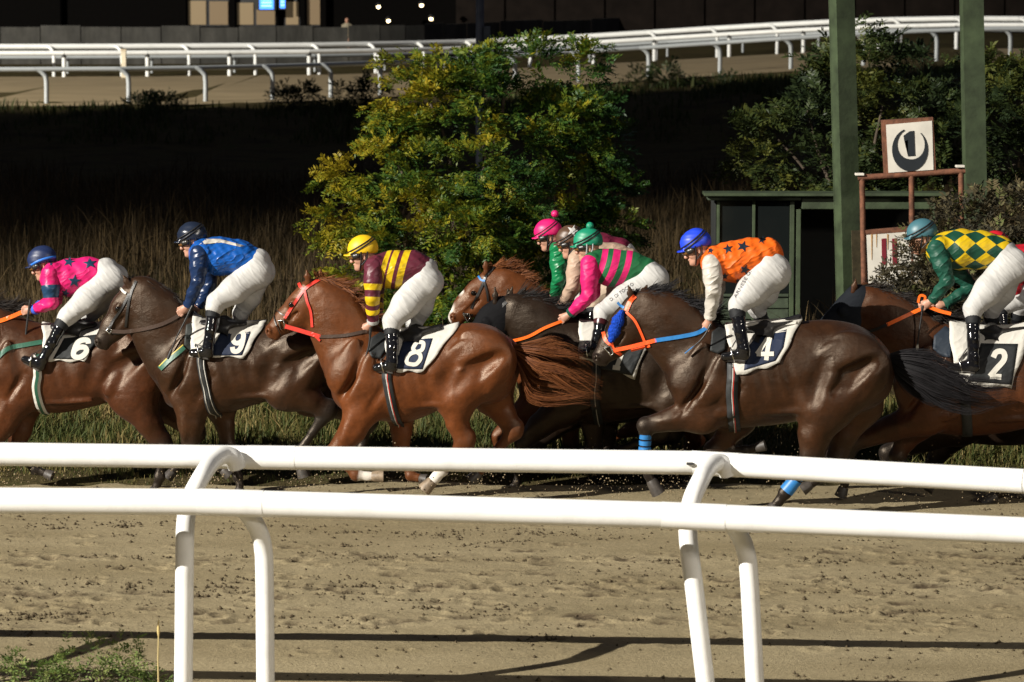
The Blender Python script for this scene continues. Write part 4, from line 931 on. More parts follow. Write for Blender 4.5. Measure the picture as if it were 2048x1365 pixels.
    if d.get('crest'):
        C = catmull(np.array(d['crest'], float), 10); G = []; ml = d.get('mane_len', 42) * 1.25; ang0 = d.get('mane_ang', -18)
        cl = [(r.gauss(0, 12), r.uniform(.55, 1.2), r.uniform(-.1, .75), r.choice((-1, -1, 1))) for _ in range(46)]
        for k in range(d.get('mane_n', 1500)):
            u_ = r.random(); c_ = cl[min(45, int(u_ * 46))]; p = C[int(u_ * (len(C) - 1))] + np.array([r.uniform(-3, 3), r.uniform(-1, 5)]); ln = ml * c_[1] * r.uniform(.5, 1.1); a = math.radians(ang0 + c_[0] + r.gauss(0, 6)); y0 = r.uniform(-.026, .026); cv = c_[2] + r.gauss(0, .12)
            pl = []
            for i in range(8):
                t = i / 7; pl.append(fr.L(p[0] + math.cos(a) * ln * t, p[1] + math.sin(a) * ln * t + cv * ln * .55 * t * t, y0 + c_[3] * .09 * t ** 1.3 * cv))
            G.append(pl)
        if d.get('forelock'):
            for k in range(70):
                p = np.array(d['forelock'], float) + np.array([r.uniform(-7, 7), r.uniform(-3, 3)]); a = math.radians(r.uniform(-120, -10)); ln = r.uniform(10, 26)
                G.append([fr.L(p[0] + math.cos(a) * ln * t / 5, p[1] + math.sin(a) * ln * t / 5 + 12 * (t / 5) ** 2, r.uniform(-.03, .03)) for t in range(6)])
        V2, F2, tn = strands(None, G, seed, .0075); link("mane", npmesh("mane", V2, F2, True, {"tone": tn}), m_hair, root)
    if d.get('tail'):
        tp, bt = catmull(np.array(d['tail'][0], float), 6), catmull(np.array(d['tail'][1], float), 6); n = min(len(tp), len(bt)); G = []
        cl = [(min(1.15, max(-.12, r.gauss(.48, .30))), r.uniform(.45, 1.0), r.uniform(0, 6.28), r.uniform(1, 14), r.gauss(0, .09), r.gauss(0, 13)) for _ in range(40)]
        for k in range(d.get('tail_n', 1500)):
            c_ = r.choice(cl); v = c_[0] + r.gauss(0, .055); e = min(1.05, c_[1] * r.uniform(.75, 1.1)); ph = c_[2] + r.gauss(0, .25); am = c_[3]; y1 = c_[4] + r.gauss(0, .015); dr_ = c_[5] + r.gauss(0, 3); pl = []
            for i in range(13):
                t = i / 12 * e; j = t * (n - 1); i0 = int(min(n - 2, j)); fr_ = j - i0; A = tp[i0] * (1 - fr_) + tp[i0 + 1] * fr_; B = bt[i0] * (1 - fr_) + bt[i0 + 1] * fr_
                vv = .5 + (v - .5) * min(1, .30 + 1.5 * t); p = A * (1 - vv) + B * vv + np.array([0, am * math.sin(ph + 8 * t) * t + dr_ * t * t]); pl.append(fr.L(p[0], p[1], y1 * min(1, .25 + 2 * t) + .02 * math.sin(ph + 7 * t) * t))
            G.append(pl)
        V2, F2, tn = strands(None, G, seed + 5, .0050); link("tail", npmesh("tail", V2, F2, True, {"tone": tn}), m_hair, root)
        dock = [(*fr.L(*(tp[i] * .6 + bt[i] * .4)), rr) for i, rr in ((0, .045), (2, .035), (4, .02))]
        link("dock", tube("dock", [p[:3] for p in dock], [p[3] for p in dock], 10), m_hair if coat != 'x' else m_coat, root)
    # ---- tack
    if d.get('cloth'):
        q = d['cloth']; W, Hn = 16, 12; Vc = []
        for j in range(Hn + 1):
            wv = (j / Hn) ** 2; pts2 = [bil(q, i / W, 1 - j / Hn) + np.array([1.6 * math.sin(j * .9 + seed), wv * 2.2 * math.sin(i * .8 + seed * 1.7)]) for i in range(W + 1)]; Vc += list(hits(fr, bvh, pts2, .016))
        Vc = np.array(Vc); top = Vc[:W + 1].copy(); top[:, 1] = np.minimum(top[:, 1], 0.0)
        rows = [Vc[j * (W + 1):(j + 1) * (W + 1)] for j in range(Hn + 1)]
        # over the spine and down the far side as a mirror image
        crest_ = rows[0].copy(); crest_[:, 1] = 0; 
        for i in range(W + 1):
            h_ = bvh.ray_cast(Vector((crest_[i][0], 0, 3)), Vector((0, 0, -1))); crest_[i][2] = max(crest_[i][2], (h_[0].z if h_[0] else crest_[i][2]) + .016)
        mid = rows[0].copy(); mid[:, 1] *= .55; mid[:, 2] = rows[0][:, 2] * .3 + crest_[:, 2] * .7 + .004
        mir = lambda R_: R_ * np.array([1, -1, 1]); allr = rows[::-1] + [mid, crest_, mir(mid)] + [mir(R_) for R_ in rows]
        VV = np.vstack(allr); nr = len(allr); F3 = [(j * (W + 1) + i, j * (W + 1) + i + 1, (j + 1) * (W + 1) + i + 1, (j + 1) * (W + 1) + i) for j in range(nr - 1) for i in range(W)]
        sc = link("saddle_cloth", pymesh("saddle_cloth", VV, [t[::-1] for t in F3], True), M_CLOTHW, root)
        sd = sc.modifiers.new("thick", 'SOLIDIFY'); sd.thickness = .008; sd.offset = -1
        if d.get('panel'):
            pn_ = add("number_panel", patch(fr, bvh, d['panel'], .0275, .010, 6, 5), d.get('panel_mat', M_PANELN), sc)
            if d.get('num'):
                ps = []
                for stroke in DIG[d['num'][0]]:
                    P = [bil(d['num'][1], u_, v_) for u_, v_ in stroke]
                    ps.append(ribbon(fr, bvh, P, d['num'][2], .0325 if len(ps) == 0 else .0335 + .001 * len(ps), 4, .004))
                add("number", join(ps), M_NUM, sc, False)
    for key, pm in (('pad', d.get('pad_mat', M_TEAL)),):
        if d.get(key): add("saddle_pad", patch(fr, bvh, d[key], .024, .012, 4, 4), pm, root)
    if d.get('saddle'):
        P = [(*fr.L(x, y), fr.m(r_), .11) for x, y, r_ in d['saddle']]; a_ = np.array([p[:3] for p in P]); ff = Field(a_.min(0) - .18, a_.max(0) + .18, .01); ff.chain(P, .03)
        for sg in (-1, 1):
            b = np.array(P[1][:3]); ff.chain([(b[0], sg * .10, b[2], .08, .02), (b[0] - .02, sg * .25, b[2] - .16, .09, .018)], .03)
        v_, q_ = ff.mesh(); link("saddle", npmesh("saddle", v_, q_), d.get('saddle_mat', M_LEATHER), root)
    if d.get('girth'):
        C = catmull(np.array(d['girth']['path'], float), 5); P3 = [fr.L(*c) for c in C]; zs = np.array([p[2] for p in P3])[::-1]; xs_ = np.array([p[0] for p in P3])[::-1]; o = np.argsort(zs); zs, xs_ = zs[o], xs_[o]
        def ring(w_, lift, off=0.0):
            Vr = []; n = 60; zc_ = (tz.max() + bz_.min()) / 2
            for k in range(n + 1):
                phi = math.radians(-122 + 244 * k / n) ; dz, dy = -math.cos(phi), math.sin(phi)
                for s_ in (-1, 1):
                    z_guess = zc_ + dz * .33; xx = np.interp(z_guess, zs, xs_) + off + s_ * w_ / 2
                    zt_, zb_, ww = np.interp(xx, tx, tz), np.interp(xx, tx, bz_), np.interp(xx, tx, tw); aa = (zt_ - zb_) / 2; c0 = (zt_ + zb_) / 2
                    gg = 1 - .06 if dz < 0 else 1 - .2 * dz; rr_ = 1 / math.sqrt((dy / (ww * gg)) ** 2 + (dz / aa) ** 2)
                    h_ = bvh.ray_cast(Vector((xx, 0, c0)), Vector((0, dy, dz)))
                    if h_[0] is not None: rr_ = max(rr_, min((h_[0] - Vector((xx, 0, c0))).length, rr_ + .05))
                    Vr.append(np.array([xx, dy * (rr_ + lift), c0 + dz * (rr_ + lift)]))
            return Vr, [(2 * k, 2 * k + 1, 2 * k + 3, 2 * k + 2) for k in range(n)]
        gi = add("girth", ring(d['girth']['w'], .010), d['girth'].get('mat', M_ELASTIC), root); s2 = gi.modifiers.new("thick", 'SOLIDIFY'); s2.thickness = .007; s2.offset = 0
        for w_, off, mm in d['girth'].get('stripes', []):
            g2 = add("girth_stripe", ring(w_, .0215, off), mm, gi)
    br = None
    for i, (nm, path, wpx, mm) in enumerate(d.get('straps', [])):
        if br is None:
            br = add("bridle", ribbon(fr, bvh, path, wpx, .010, 6), mm, root, False); continue
        add(nm, ribbon(fr, bvh, path, wpx, .011 + .0012 * i, 6), mm, br if not nm.startswith("breast") else root, False)
    if d.get('bit'):
        P = hits(fr, bvh, d['bit'], .014); add("bit", (lambda me: ([v.co[:] for v in me.vertices], [tuple(p.vertices) for p in me.polygons]))(tube("bit", np.vstack([P, P[:1]]), .007, 8)), M_STEEL, br or root)
    for path, wpx, mm, yy in d.get('reins', []): add("rein", ribbon(fr, bvh, path, wpx, .014, 8, .004, yy), mm, root, False)
    if d.get('wool'):
        ff = Field(fr.L(d['wool'][0][0] - 30, d['wool'][-1][1] + 30, -.3), fr.L(d['wool'][0][0] + 40, d['wool'][0][1] - 30, .1), .007); hh = hits(fr, bvh, d['wool'], .012)
        ff.chain([(*p, fr.m(w_), .035) for p, w_ in zip(hh, (6, 11, 11, 6))], .02)
        X, Y, Z = ff.ax[0][:, None, None], ff.ax[1][None, :, None], ff.ax[2][None, None, :]
        ff.F += (.0035 * np.sin(330 * X + 60 * np.sin(40 * Z)) * np.sin(300 * Z + 2) + .003 * np.sin(180 * Y + 200 * Z)).astype(np.float32); v_, q_ = ff.mesh(); link("sheepskin_cheekpiece", npmesh("sheepskin_cheekpiece", v_, q_), M_BLUEWOOL, br or root)
    if d.get('hood'):
        P = [(*fr.L(p[0], p[1]), fr.m(p[2]) + .012, p[3] + .012) for p in d['hood']]; a_ = np.array([p[:3] for p in P]); ff = Field(a_.min(0) - .22, a_.max(0) + .22, .011); ff.chain(P, .03)
        for sg in (-1, 1):
            c = J(.36, .03); ff.ell((c[0] - .02, sg * .098, c[2]), (.035, .05, .022), ha, .02)
        v_, q_ = ff.mesh(); link("hood", npmesh("hood", v_, q_), d.get('hood_mat', M_PANELN), root)
    for nm, P0 in d.get('bandages', {}).items():
        P = dict(legs)[nm]; a_, b_ = np.array(P[3]), np.array(P[6]); rb = P[5][3]
        for t0, t1, mm in ((.24, .36, M_BLUE), (.41, .53, M_BLUE), (.58, .95, M_BLUE)):
            p, q2 = a_ + (b_ - a_) * t0, a_ + (b_ - a_) * t1; link("leg_bandage", tube("leg_bandage", [p[:3], q2[:3]], [rb + .016, rb + .014 + .008 * (t1 > .9)], 16), mm, root)
    return root, bvh

# ================================================================== JOCKEYS
M_SKIN = plain("skin", (.42, .22, .15), .5, var=.12, vscale=12, bs=.06, bscale=80); M_BREECH = cloth_mat("white_breeches", (.48, .475, .46), .6, .38, fscale=4.5, fdir=(.8, 1, 3.6), frot=-.75)
M_BREECHB = cloth_mat("beige_breeches", (.42, .33, .24), .6, .5); M_BOOT = plain("patent_boot", (.006, .006, .007), .10, var=.2, vscale=6, bs=.10, bscale=14, coat=.6)
M_BOOTTOP = cloth_mat("boot_sock", (.008, .009, .011), .7, .2); M_BOOTM = plain("maroon_boot_top", (.045, .008, .010), .3); M_STRAPB = colmat("helmet_strap", (.012, .012, .013)); M_GOGGLE = plain("goggle_frame", (.02, .018, .016), .35)
M_BELT = colmat("waist_text", (.02, .02, .03))
def lens_mat(name, c):
    m, nt, p = nodes(name); p.inputs["Base Color"].default_value = (*c, 1); p.inputs["Roughness"].default_value = .06; p.inputs["Coat Weight"].default_value = .5; return m
M_LENS = lens_mat("amber_lens", (.16, .075, .02)); M_SOLE = plain("boot_sole", (.05, .045, .04), .7)
def visor_mat():
    m, nt, p = nodes("clear_visor"); p.inputs["Base Color"].default_value = (.55, .55, .5, 1); p.inputs["Roughness"].default_value = .05; p.inputs["Transmission Weight"].default_value = 1.0; p.inputs["IOR"].default_value = 1.05; return m
FONT = None
def lettering(fr, bvh, text, a, b, hpx, mat, parent, name="lettering", lift=.004):
    """flat lettering laid on a garment along the line a -> b in photo pixels"""
    cu = bpy.data.curves.new("t", 'FONT'); cu.body = text; ob = bpy.data.objects.new("t", cu); COL.objects.link(ob); bpy.context.view_layer.update()
    me = bpy.data.meshes.new_from_object(ob.evaluated_get(bpy.context.evaluated_depsgraph_get())); bpy.data.objects.remove(ob)
    V = np.array([v.co[:] for v in me.vertices]); F = [tuple(p.vertices) for p in me.polygons]; bpy.data.meshes.remove(me)
    w = V[:, 0].max() - V[:, 0].min(); a, b = np.array(a, float), np.array(b, float); dv = b - a; n = np.array([dv[1], -dv[0]]) / np.linalg.norm(dv)
    if n[1] > 0: n = -n
    P = [a + dv * (v[0] - V[:, 0].min()) / w + n * hpx * v[1] / .72 for v in V]
    return add(name, (hits(fr, bvh, P, lift), F), mat, parent, False)
def to_bvh(V, F): return BVHTree.FromPolygons([tuple(v) for v in V], [tuple(q) for q in F])
def star_poly(cx, cy, r, rot=0.0, k=.42, sx=1.0): return [(cx + sx * math.sin(rot + i * math.pi / 5) * r * (1 if i % 2 == 0 else k), cy - math.cos(rot + i * math.pi / 5) * r * (1 if i % 2 == 0 else k)) for i in range(10)]

def jockey(label, fr, d, seed=1):
    root = empty("person", fr.loc, fr.yaw); tag(root, label, "person", "jockeys"); m = fr.m
    J = lambda p, y: fr.L(p[0], p[1], y)
    def ch(pts, ys, infl=0.0, wk=1.0): return [(*J(p, y), m(p[2]) + infl, (m(p[2])) * wk + infl) for p, y in zip(pts, ys)]
    hx, hy, tilt = d['head']; ca, sa = math.cos(math.radians(tilt)), math.sin(math.radians(tilt)); hc = J((hx, hy), 0.0); sc_ = d.get('hscale', 1.0)
    fv = np.array([-ca, 0, -sa]); uv = np.array([-sa, 0, ca]); H = lambda f_, u_, y_=0.0: hc + sc_ * (fv * f_ + uv * u_) + np.array([0, y_ * sc_, 0])
    fang = math.atan2(fv[2], fv[0])
    TO = d['torso']; tw_ = d.get('torso_w', [.19, .20, .165, .15]); torso = [(*J(p, 0), m(p[2]), w) for p, w in zip(TO, tw_)]
    nb = np.array(torso[0][:3]) + np.array([-.01, 0, .03]); sh = d['arm'][0]
    slim = lambda A: [(p[0], p[1], p[2] * q) for p, q in zip(A, (.94, .84, .90))]; arms = {-1: ch(slim(d['arm']), (-.185, -.215, -.12)), 1: ch(slim(d.get('farm', [(p[0] + 8, p[1] - 6, p[2]) for p in d['arm']])), (.185, .215, .12))}
    legs = {-1: ch(d['leg'], (-.10, -.20)), 1: ch(d['fleg'], (.10, .20))}; shin = {-1: ch(d['boot'][:3], (-.225, -.28, -.295)), 1: ch(d['fboot'][:3], (.225, .28, .295))}
    # ---- body: one skin, under the clothes
    allp = np.array([p[:3] for p in torso] + [p[:3] for s_ in (-1, 1) for p in arms[s_] + legs[s_] + shin[s_]] + [hc]); f = Field(allp.min(0) - .22, allp.max(0) + .22, .0095)
    thin = lambda P, q: [(p[0], p[1], p[2], max(.02, p[3] - q), max(.02, p[4] - q)) for p in P]
    f.chain(thin(torso, .032), .03); hip = torso[-1]
    for s_ in (-1, 1):
        f.chain(thin([(torso[0][0], s_ * .09, torso[0][2] - .01, .06, .06)] + arms[s_], .027), .02); lg = legs[s_]; f.chain(thin([(hip[0], s_ * .06, hip[2] - .02, .09, .07), (lg[0][0], s_ * .075, lg[0][2], lg[0][3] * .72, .075), (lg[1][0], lg[1][1], lg[1][2], lg[1][3] * .85, lg[1][4] * .8)] + [(p[0], p[1], p[2], p[3] * .85, p[4] * .85) for p in shin[s_]], .012), .02)
    f.chain([(*H(-.035, -.07), .056, .054), (*nb, .066, .068)], .03)
    hd = Field(hc - .24, hc + .24, .0062)
    hd.ell(H(-.01, .025), (.098, .105, .078), fang, .02); hd.chain([(*H(.02, -.045), .070, .062), (*H(.062, -.105), .034, .034)], .03); hd.chain([(*H(-.01, -.06), .06, .058), (*H(.045, -.10), .034, .045)], .03)
    hd.chain([(*H(.088, .0), .012, .011), (*H(.112, -.040), .016, .015)], .016); hd.ell(H(.108, -.046), (.016, .012, .019), fang, .008)
    hd.ell(H(.088, .020), (.022, .014, .055), fang, .015); hd.ell(H(.090, -.072), (.014, .008, .024), fang, .006); hd.ell(H(.086, -.087), (.013, .009, .022), fang, .006); hd.ell(H(.080, -.112), (.020, .017, .022), fang, .012)
    for s_ in (-1, 1):
        hd.ell(H(.088, -.004, s_ * .032), (.016, .012, .016), fang, .012, True); hd.ell(H(.080, -.004, s_ * .032), (.013, .012, .013), fang, .004); hd.ell(H(.052, -.040, s_ * .046), (.032, .026, .016), fang, .02)
        hd.ell(H(-.012, -.022, s_ * .078), (.016, .030, .010), fang + .25, .006); hd.ell(H(-.008, -.020, s_ * .090), (.008, .017, .007), fang + .25, .004, True)
    hd.chain([(*H(-.035, -.07), .056, .054), (*(nb * .5 + H(-.035, -.07) * .5), .056, .056)], .03)
    VF = [f.mesh(), hd.mesh()]
    # hands: palm, four curled fingers, thumb
    for s_ in (-1, 1):
        hp_ = d['hand'] if s_ < 0 else d.get('fhand', (d['hand'][0] + 9, d['hand'][1] - 3)); w0 = np.array(arms[s_][-1][:3]); c = J(hp_, s_ * .105); dv = c - w0; dv /= np.linalg.norm(dv) + 1e-6
        pv = np.array([dv[2], 0, -dv[0]]); pv = pv if pv[2] < 0 else -pv; pv /= np.linalg.norm(pv) + 1e-6; yv = np.array([0, float(s_), 0])
        g = Field(np.minimum(w0, c) - .11, np.maximum(w0, c) + .11, .0058); g.chain([(*w0, .028, .026), (*(c - dv * .03), .034, .026)], .02); g.ell(c - dv * .012, (.042, .037, .025), math.atan2(dv[2], dv[0]), .015)
        for i in range(4):
            k = (i - 1.5); b = c + dv * (.024 - .004 * abs(k - .5)) + pv * k * .0175 + yv * .012; ln = (.030, .034, .032, .025)[i]
            p1 = b + dv * ln * .75 + yv * .004; p2 = p1 + dv * .006 - yv * ln * .8; p3 = p2 - dv * ln * .6 - yv * .004; g.chain([(*b, .0098, .0098), (*p1, .0095, .0095), (*p2, .0088, .0088), (*p3, .0075, .0075)], .004)
        b = c - dv * .016 - pv * .030 - yv * .002; p1 = b + dv * .030 - pv * .012 - yv * .010; p2 = p1 + dv * .026 + pv * .006 - yv * .010; g.chain([(*b, .013, .013), (*p1, .0105, .0105), (*p2, .009, .009)], .006); VF.append(g.mesh())
    link("body", pymesh("body", *join([(v, [tuple(t) for t in q]) for v, q in VF]), True), M_SKIN, root)
    # ---- jacket and sleeves
    f = Field(allp.min(0) - .2, allp.max(0) + .22, .0085); f.chain(torso, .05); s0 = torso[0]
    for s_ in (-1, 1): a0 = arms[s_][0]; f.chain([(s0[0], s_ * .06, s0[2], s0[3] * .9, s0[3] * .8), (a0[0] + .012, s_ * .155, a0[2] + .012, a0[3] * 1.05, a0[3] * .9)], .05)
    f.chain([(*nb, .070, .072), (*(nb * .62 + H(-.035, -.07) * .38), .063, .062)], .025)
    if d.get('jwrinkle', 1): f.wrinkle(.0026 * d.get('jwrinkle', 1), 42, (.8, .3, .5), seed)
    V, F = f.mesh(); keep = None
    dd, par = chain_at(V, torso); sl_ = [0]; 
    for a_, b_ in zip(torso[:-1], torso[1:]): sl_.append(sl_[-1] + float(np.linalg.norm(np.array(a_[:3]) - np.array(b_[:3]))))
    t0 = np.array(torso[0][:3]); t1 = np.array(torso[-1][:3]); ax_ = (t1 - t0) / np.linalg.norm(t1 - t0); lin = (V - t0) @ ax_; upn = np.array([-ax_[2], 0, ax_[0]]); upn = upn if upn[2] > 0 else -upn
    bow = d.get('bow', .0); v_ = (V - t0) @ upn; along = lin + bow * (v_ / .15) ** 2 + d.get('shear', 0) * v_; around = np.arctan2(v_, -V[:, 1]) * .19
    jk = link("jacket", npmesh("jacket", V, F, True, {"along": along, "around": around}), d['jacket'], root); jb = to_bvh(V, F)
    for q in d.get('stars', []): add("star", patch(fr, jb, star_poly(*q[:3], q[3] if len(q) > 3 else 0, .42, q[4] if len(q) > 4 else 1), .004, .005, 3, 4, (q[0], q[1])), d['star_mat'], jk)
    for poly, mm, nm in d.get('patches', []): add(nm, patch(fr, jb, poly, .004, .005, 3, 4), mm, jk)
    for s_ in (-1, 1):
        P = arms[s_]; a_ = np.array([p[:3] for p in P]); f = Field(a_.min(0) - .12, a_.max(0) + .12, .0078); w_ = P[-1]; dv = np.array(w_[:3]) - np.array(P[1][:3]); dv /= np.linalg.norm(dv)
        f.chain([(P[0][0], P[0][1] * .93, P[0][2], P[0][3] * 1.03, P[0][4] * 1.0)] + [(*((np.array(P[0]) * .5 + np.array(P[1]) * .5)[:3]), P[0][3] * .98, P[0][4] * .98)] + [P[1], (*(np.array(P[1][:3]) * .5 + np.array(w_[:3]) * .5), (P[1][3] + w_[3]) / 2 * 1.04, (P[1][4] + w_[4]) / 2 * 1.04), (*(np.array(w_[:3]) - dv * .012), w_[3] * 1.02, w_[4] * 1.02)], .02)
        f.wrinkle(.0022, 52, (.35, .3, .9), seed + 3); V, F = f.mesh(); dd, par = chain_at(V, P); L1 = float(np.linalg.norm(np.array(P[0][:3]) - np.array(P[1][:3]))); L2 = float(np.linalg.norm(np.array(P[1][:3]) - np.array(w_[:3])))
        al = np.where(par < 1, par * L1, L1 + (par - 1) * L2); link("sleeve", npmesh("sleeve", V, F, True, {"along": al, "around": al * 0}), d['sleeve'], root)
        c0 = np.array(w_[:3]); link("cuff", tube("cuff", [c0 - dv * .022, c0 - dv * .004, c0 + dv * .012], [w_[3] + .006, w_[3] + .007, w_[3] + .003], 14), d.get('cuff', d['sleeve'] if 'cuff' not in d else d['cuff']), root)
    # ---- breeches
    f = Field(allp.min(0) - .2, allp.max(0) + .2, .0085); hp2 = d.get('hip', None)
    top_ = (*J(d['waist'], 0), m(d['waist'][2]), .155); f.chain([top_, (*J(d['seat'], 0), m(d['seat'][2]), .175)], .04)
    for s_ in (-1, 1):
        P = legs[s_]; f.ell((J(d['seat'], 0)[0] + .01, s_ * .085, J(d['seat'], 0)[2]), (m(d['seat'][2]) * 1.04, m(d['seat'][2]) * 1.0, .10), 0, .02)
        f.chain([(J(d['seat'], 0)[0] - .01, s_ * .09, J(d['seat'], 0)[2], m(d['seat'][2]) * .96, m(d['seat'][2]) * .72), (*(np.array(P[0][:3]) * .5 + np.array(P[1][:3]) * .5), (P[0][3] + P[1][3]) * .5 * 1.06, (P[0][3] + P[1][3]) * .45), P[1]], .03 if s_ < 0 else .022)
        sb = shin[s_][0]; k1 = np.array(P[1][:3]); f.seg(P[1], (*(k1 * .35 + np.array(sb[:3]) * .65), P[1][3] * .90, P[1][3] * .86), .015)
    f.wrinkle(.0007, 44, (.5, .2, -.8), seed + 7); V, F = f.mesh(); bb = link("breeches", npmesh("breeches", V, F), d.get('breeches', M_BREECH), root); pb = to_bvh(V, F)
    if d.get('text'): lettering(fr, pb, d['text'][0], d['text'][1], d['text'][2], d['text'][3], M_BELT, bb)
    # ---- boots
    for s_ in (-1, 1):
        B = d['boot'] if s_ < 0 else d['fboot']; P = shin[s_]; yb = s_ * .295; toe = (*J(B[3], yb - s_ * .03), m(B[3][2]), m(B[3][2]) * 1.15); heel = (*J(B[4], yb), m(B[4][2]), m(B[4][2]) * 1.1); a_ = np.array([p[:3] for p in P + [toe, heel]]); f = Field(a_.min(0) - .1, a_.max(0) + .1, .0078)
        f.chain(P, .012); f.chain([P[2], heel], .02); f.chain([(*(np.array(P[2][:3]) * .6 + np.array(heel[:3]) * .4), P[2][3] * 1.0, P[2][4]), (*(np.array(toe[:3]) * .5 + np.array(heel[:3]) * .5 + np.array([0, 0, .012])), toe[3] * 1.15, toe[4] * 1.1), toe], .02); f.chain([heel, toe], .015)
        f.wrinkle(.0016, 70, (.3, .2, 1), seed); V, F = f.mesh(); bo = link("boot", npmesh("boot", V, F), M_BOOT, root)
        k0, k1 = np.array(P[0]), np.array(P[1]); t_ = d.get('cuff_t', .33); e = k0 * (1 - t_) + k1 * t_; e0 = k0 * 1.08 - k1 * .08; link("boot_cuff", tube("boot_cuff", [e0[:3], (k0 * .5 + e * .5)[:3], e[:3]], [k0[3] + .006, k0[3] + .007, e[3] + .005], 16), d.get('bootcuff', M_BOOTTOP), bo)
        dv = np.array(toe[:3]) - np.array(heel[:3]); n_ = np.array([dv[2], 0, -dv[0]]); n_ = n_ / np.linalg.norm(n_); n_ = n_ if n_[2] < 0 else -n_
        link("sole", tube("sole", [np.array(heel[:3]) + n_ * heel[3] * .92, np.array(heel[:3]) * .5 + np.array(toe[:3]) * .5 + n_ * toe[3] * .85, np.array(toe[:3]) + n_ * toe[3] * .8], [.022, .02, .016], 8, True), M_SOLE, bo)
        # stirrup iron round the ball of the foot
        c = np.array(heel[:3]) * .38 + np.array(toe[:3]) * .62; dn = dv / np.linalg.norm(dv); up = -n_; ring = [c + up * (.060 * math.sin(a) + .018) + np.array([0, .055 * math.cos(a), 0]) + dn * .012 * math.sin(a) for a in np.linspace(0, 2 * math.pi, 19)]
        link("stirrup", tube("stirrup", ring, .0065, 7, False), M_STEEL, root); st_ = d.get('leather', None)
        tp_ = c + up * .078; knee = np.array(P[0][:3]) + np.array([.06, -s_ * .03, .02]); link("stirrup_leather", tube("stirrup_leather", catmull([tp_, tp_ * .5 + knee * .5 + np.array([.02, 0, -.03]), knee], 5), .010, 6, True, .4), M_LEATHER, root)
    # ---- helmet, goggles, straps
    f = Field(hc - .27, hc + .27, .0068); f.ell(H(-.010, .050), (.136, .120, .104), fang, .01)
    X, Y, Z = f.ax[0][:, None, None], f.ax[1][None, :, None], f.ax[2][None, None, :]; U = ((X - hc[0]) * uv[0] + (Z - hc[2]) * uv[2]) / sc_; Fw = ((X - hc[0]) * fv[0] + (Z - hc[2]) * fv[2]) / sc_
    cut = (.012 + .10 * np.clip(Fw, -1, 0) * 3.6 * .1 + .22 * np.clip(Fw + .02, -1, 0) - U) * sc_ + 0 * Y; hh_ = np.maximum(.016 - np.abs(f.F - cut), 0) / .016; f.F = (np.maximum(f.F, cut) + hh_ * hh_ * .004).astype(np.float32)
    f.ell(H(.118, .016), (.050 * d.get('peak', 1), .009, .080), fang - .22, .012); f.chain([(*H(.10, .030, y), .012, .012) for y in (-.062, 0, .062)], .015)
    if d.get('silk', 1): f.wrinkle(.0018, 60, (.3, .5, .8), seed + 9)
    V, F = f.mesh(); he = link("helmet", npmesh("helmet", V, F), d['cap'], root); hb = to_bvh(V, F)
    if d.get('pom'):
        c = J(d['pom'], 0); g = Field(c - .07, c + .07, .0065); g.ell(c, (.036, .034, .036), 0, .01); X, Y, Z = g.ax[0][:, None, None], g.ax[1][None, :, None], g.ax[2][None, None, :]; g.F += (.004 * np.sin(300 * X + 1) * np.sin(280 * Z) * np.sin(310 * Y + 2)).astype(np.float32); V, F = g.mesh(); link("pompom", npmesh("pompom", V, F), d.get('pommat', d['cap']), he)
    if d.get('capstar'): add("cap_star", patch(fr, hb, star_poly(*d['capstar']), .004, .005, 3, 4, d['capstar'][:2]), M_BREECH, he)
    if d.get('capband'): add("cap_band", ribbon(fr, hb, d['capband'][0], d['capband'][2], .004, 8, .004), d['capband'][1], he)
    def loop(u0, f0, tiltk, rr, n=28, lat=.108, fr_=.140, bk=.139, w=.007):
        P = []
        for k in range(n + 1):
            a = 2 * math.pi * k / n; ff_ = math.cos(a); t = u0 + tiltk * (-ff_) ; e = max(.0, 1 - ((t - .050) / .124) ** 2) ** .5 if t > .050 else 1.0; P.append(H(f0 + ff_ * fr_ * e - .008, t, math.sin(a) * lat * e))
        return tube("strap", P, w, 7, False)
    if d.get('straps', 1):
        link("goggle_strap", loop(.062, 0, .050, 0), d.get('strapm', M_STRAPB), he); link("goggle_strap", loop(.086, 0, .045, 0, w=.006), d.get('strapm', M_STRAPB), he)
    for s_ in (-1, 1): link("chin_strap", tube("chin_strap", catmull([H(.0, .03, s_ * .100), H(.012, -.03, s_ * .088), H(.03, -.08, s_ * .068), H(.052, -.128, s_ * .03)], 5), .0075, 7), d.get('chinm', M_STRAPB), he); link("chin_strap", tube("chin_strap", catmull([H(-.055, .022, s_ * .094), H(-.035, -.04, s_ * .086), H(.02, -.085, s_ * .072)], 5), .0065, 7), d.get('chinm', M_STRAPB), he)
    if d.get('visor'):
        P = [[H(.135 * math.cos(a) * (1 - .12 * v), .015 - .115 * v, .108 * math.sin(a) * (1 - .15 * v)) for a in np.linspace(-1.25, 1.25, 15)] for v in np.linspace(0, 1, 7)]; V = [q for row in P for q in row]; F = [(r_ * 15 + i, r_ * 15 + i + 1, r_ * 15 + 16 + i, r_ * 15 + 15 + i) for r_ in range(6) for i in range(14)]
        vo = link("visor", pymesh("visor", V, F, True), visor_mat(), root); sd = vo.modifiers.new("thick", 'SOLIDIFY'); sd.thickness = .003
    else:
        g = Field(hc - .2, hc + .2, .0062); P = [(*H(.096 * math.cos(a) + .008, -.002 + .006 * math.sin(a) ** 2, .088 * math.sin(a)), .026, .024) for a in np.linspace(-1.25, 1.25, 9)]; g.chain(P, .008); V, F = g.mesh(); go = link("goggles", npmesh("goggles", V, F), M_GOGGLE, root)
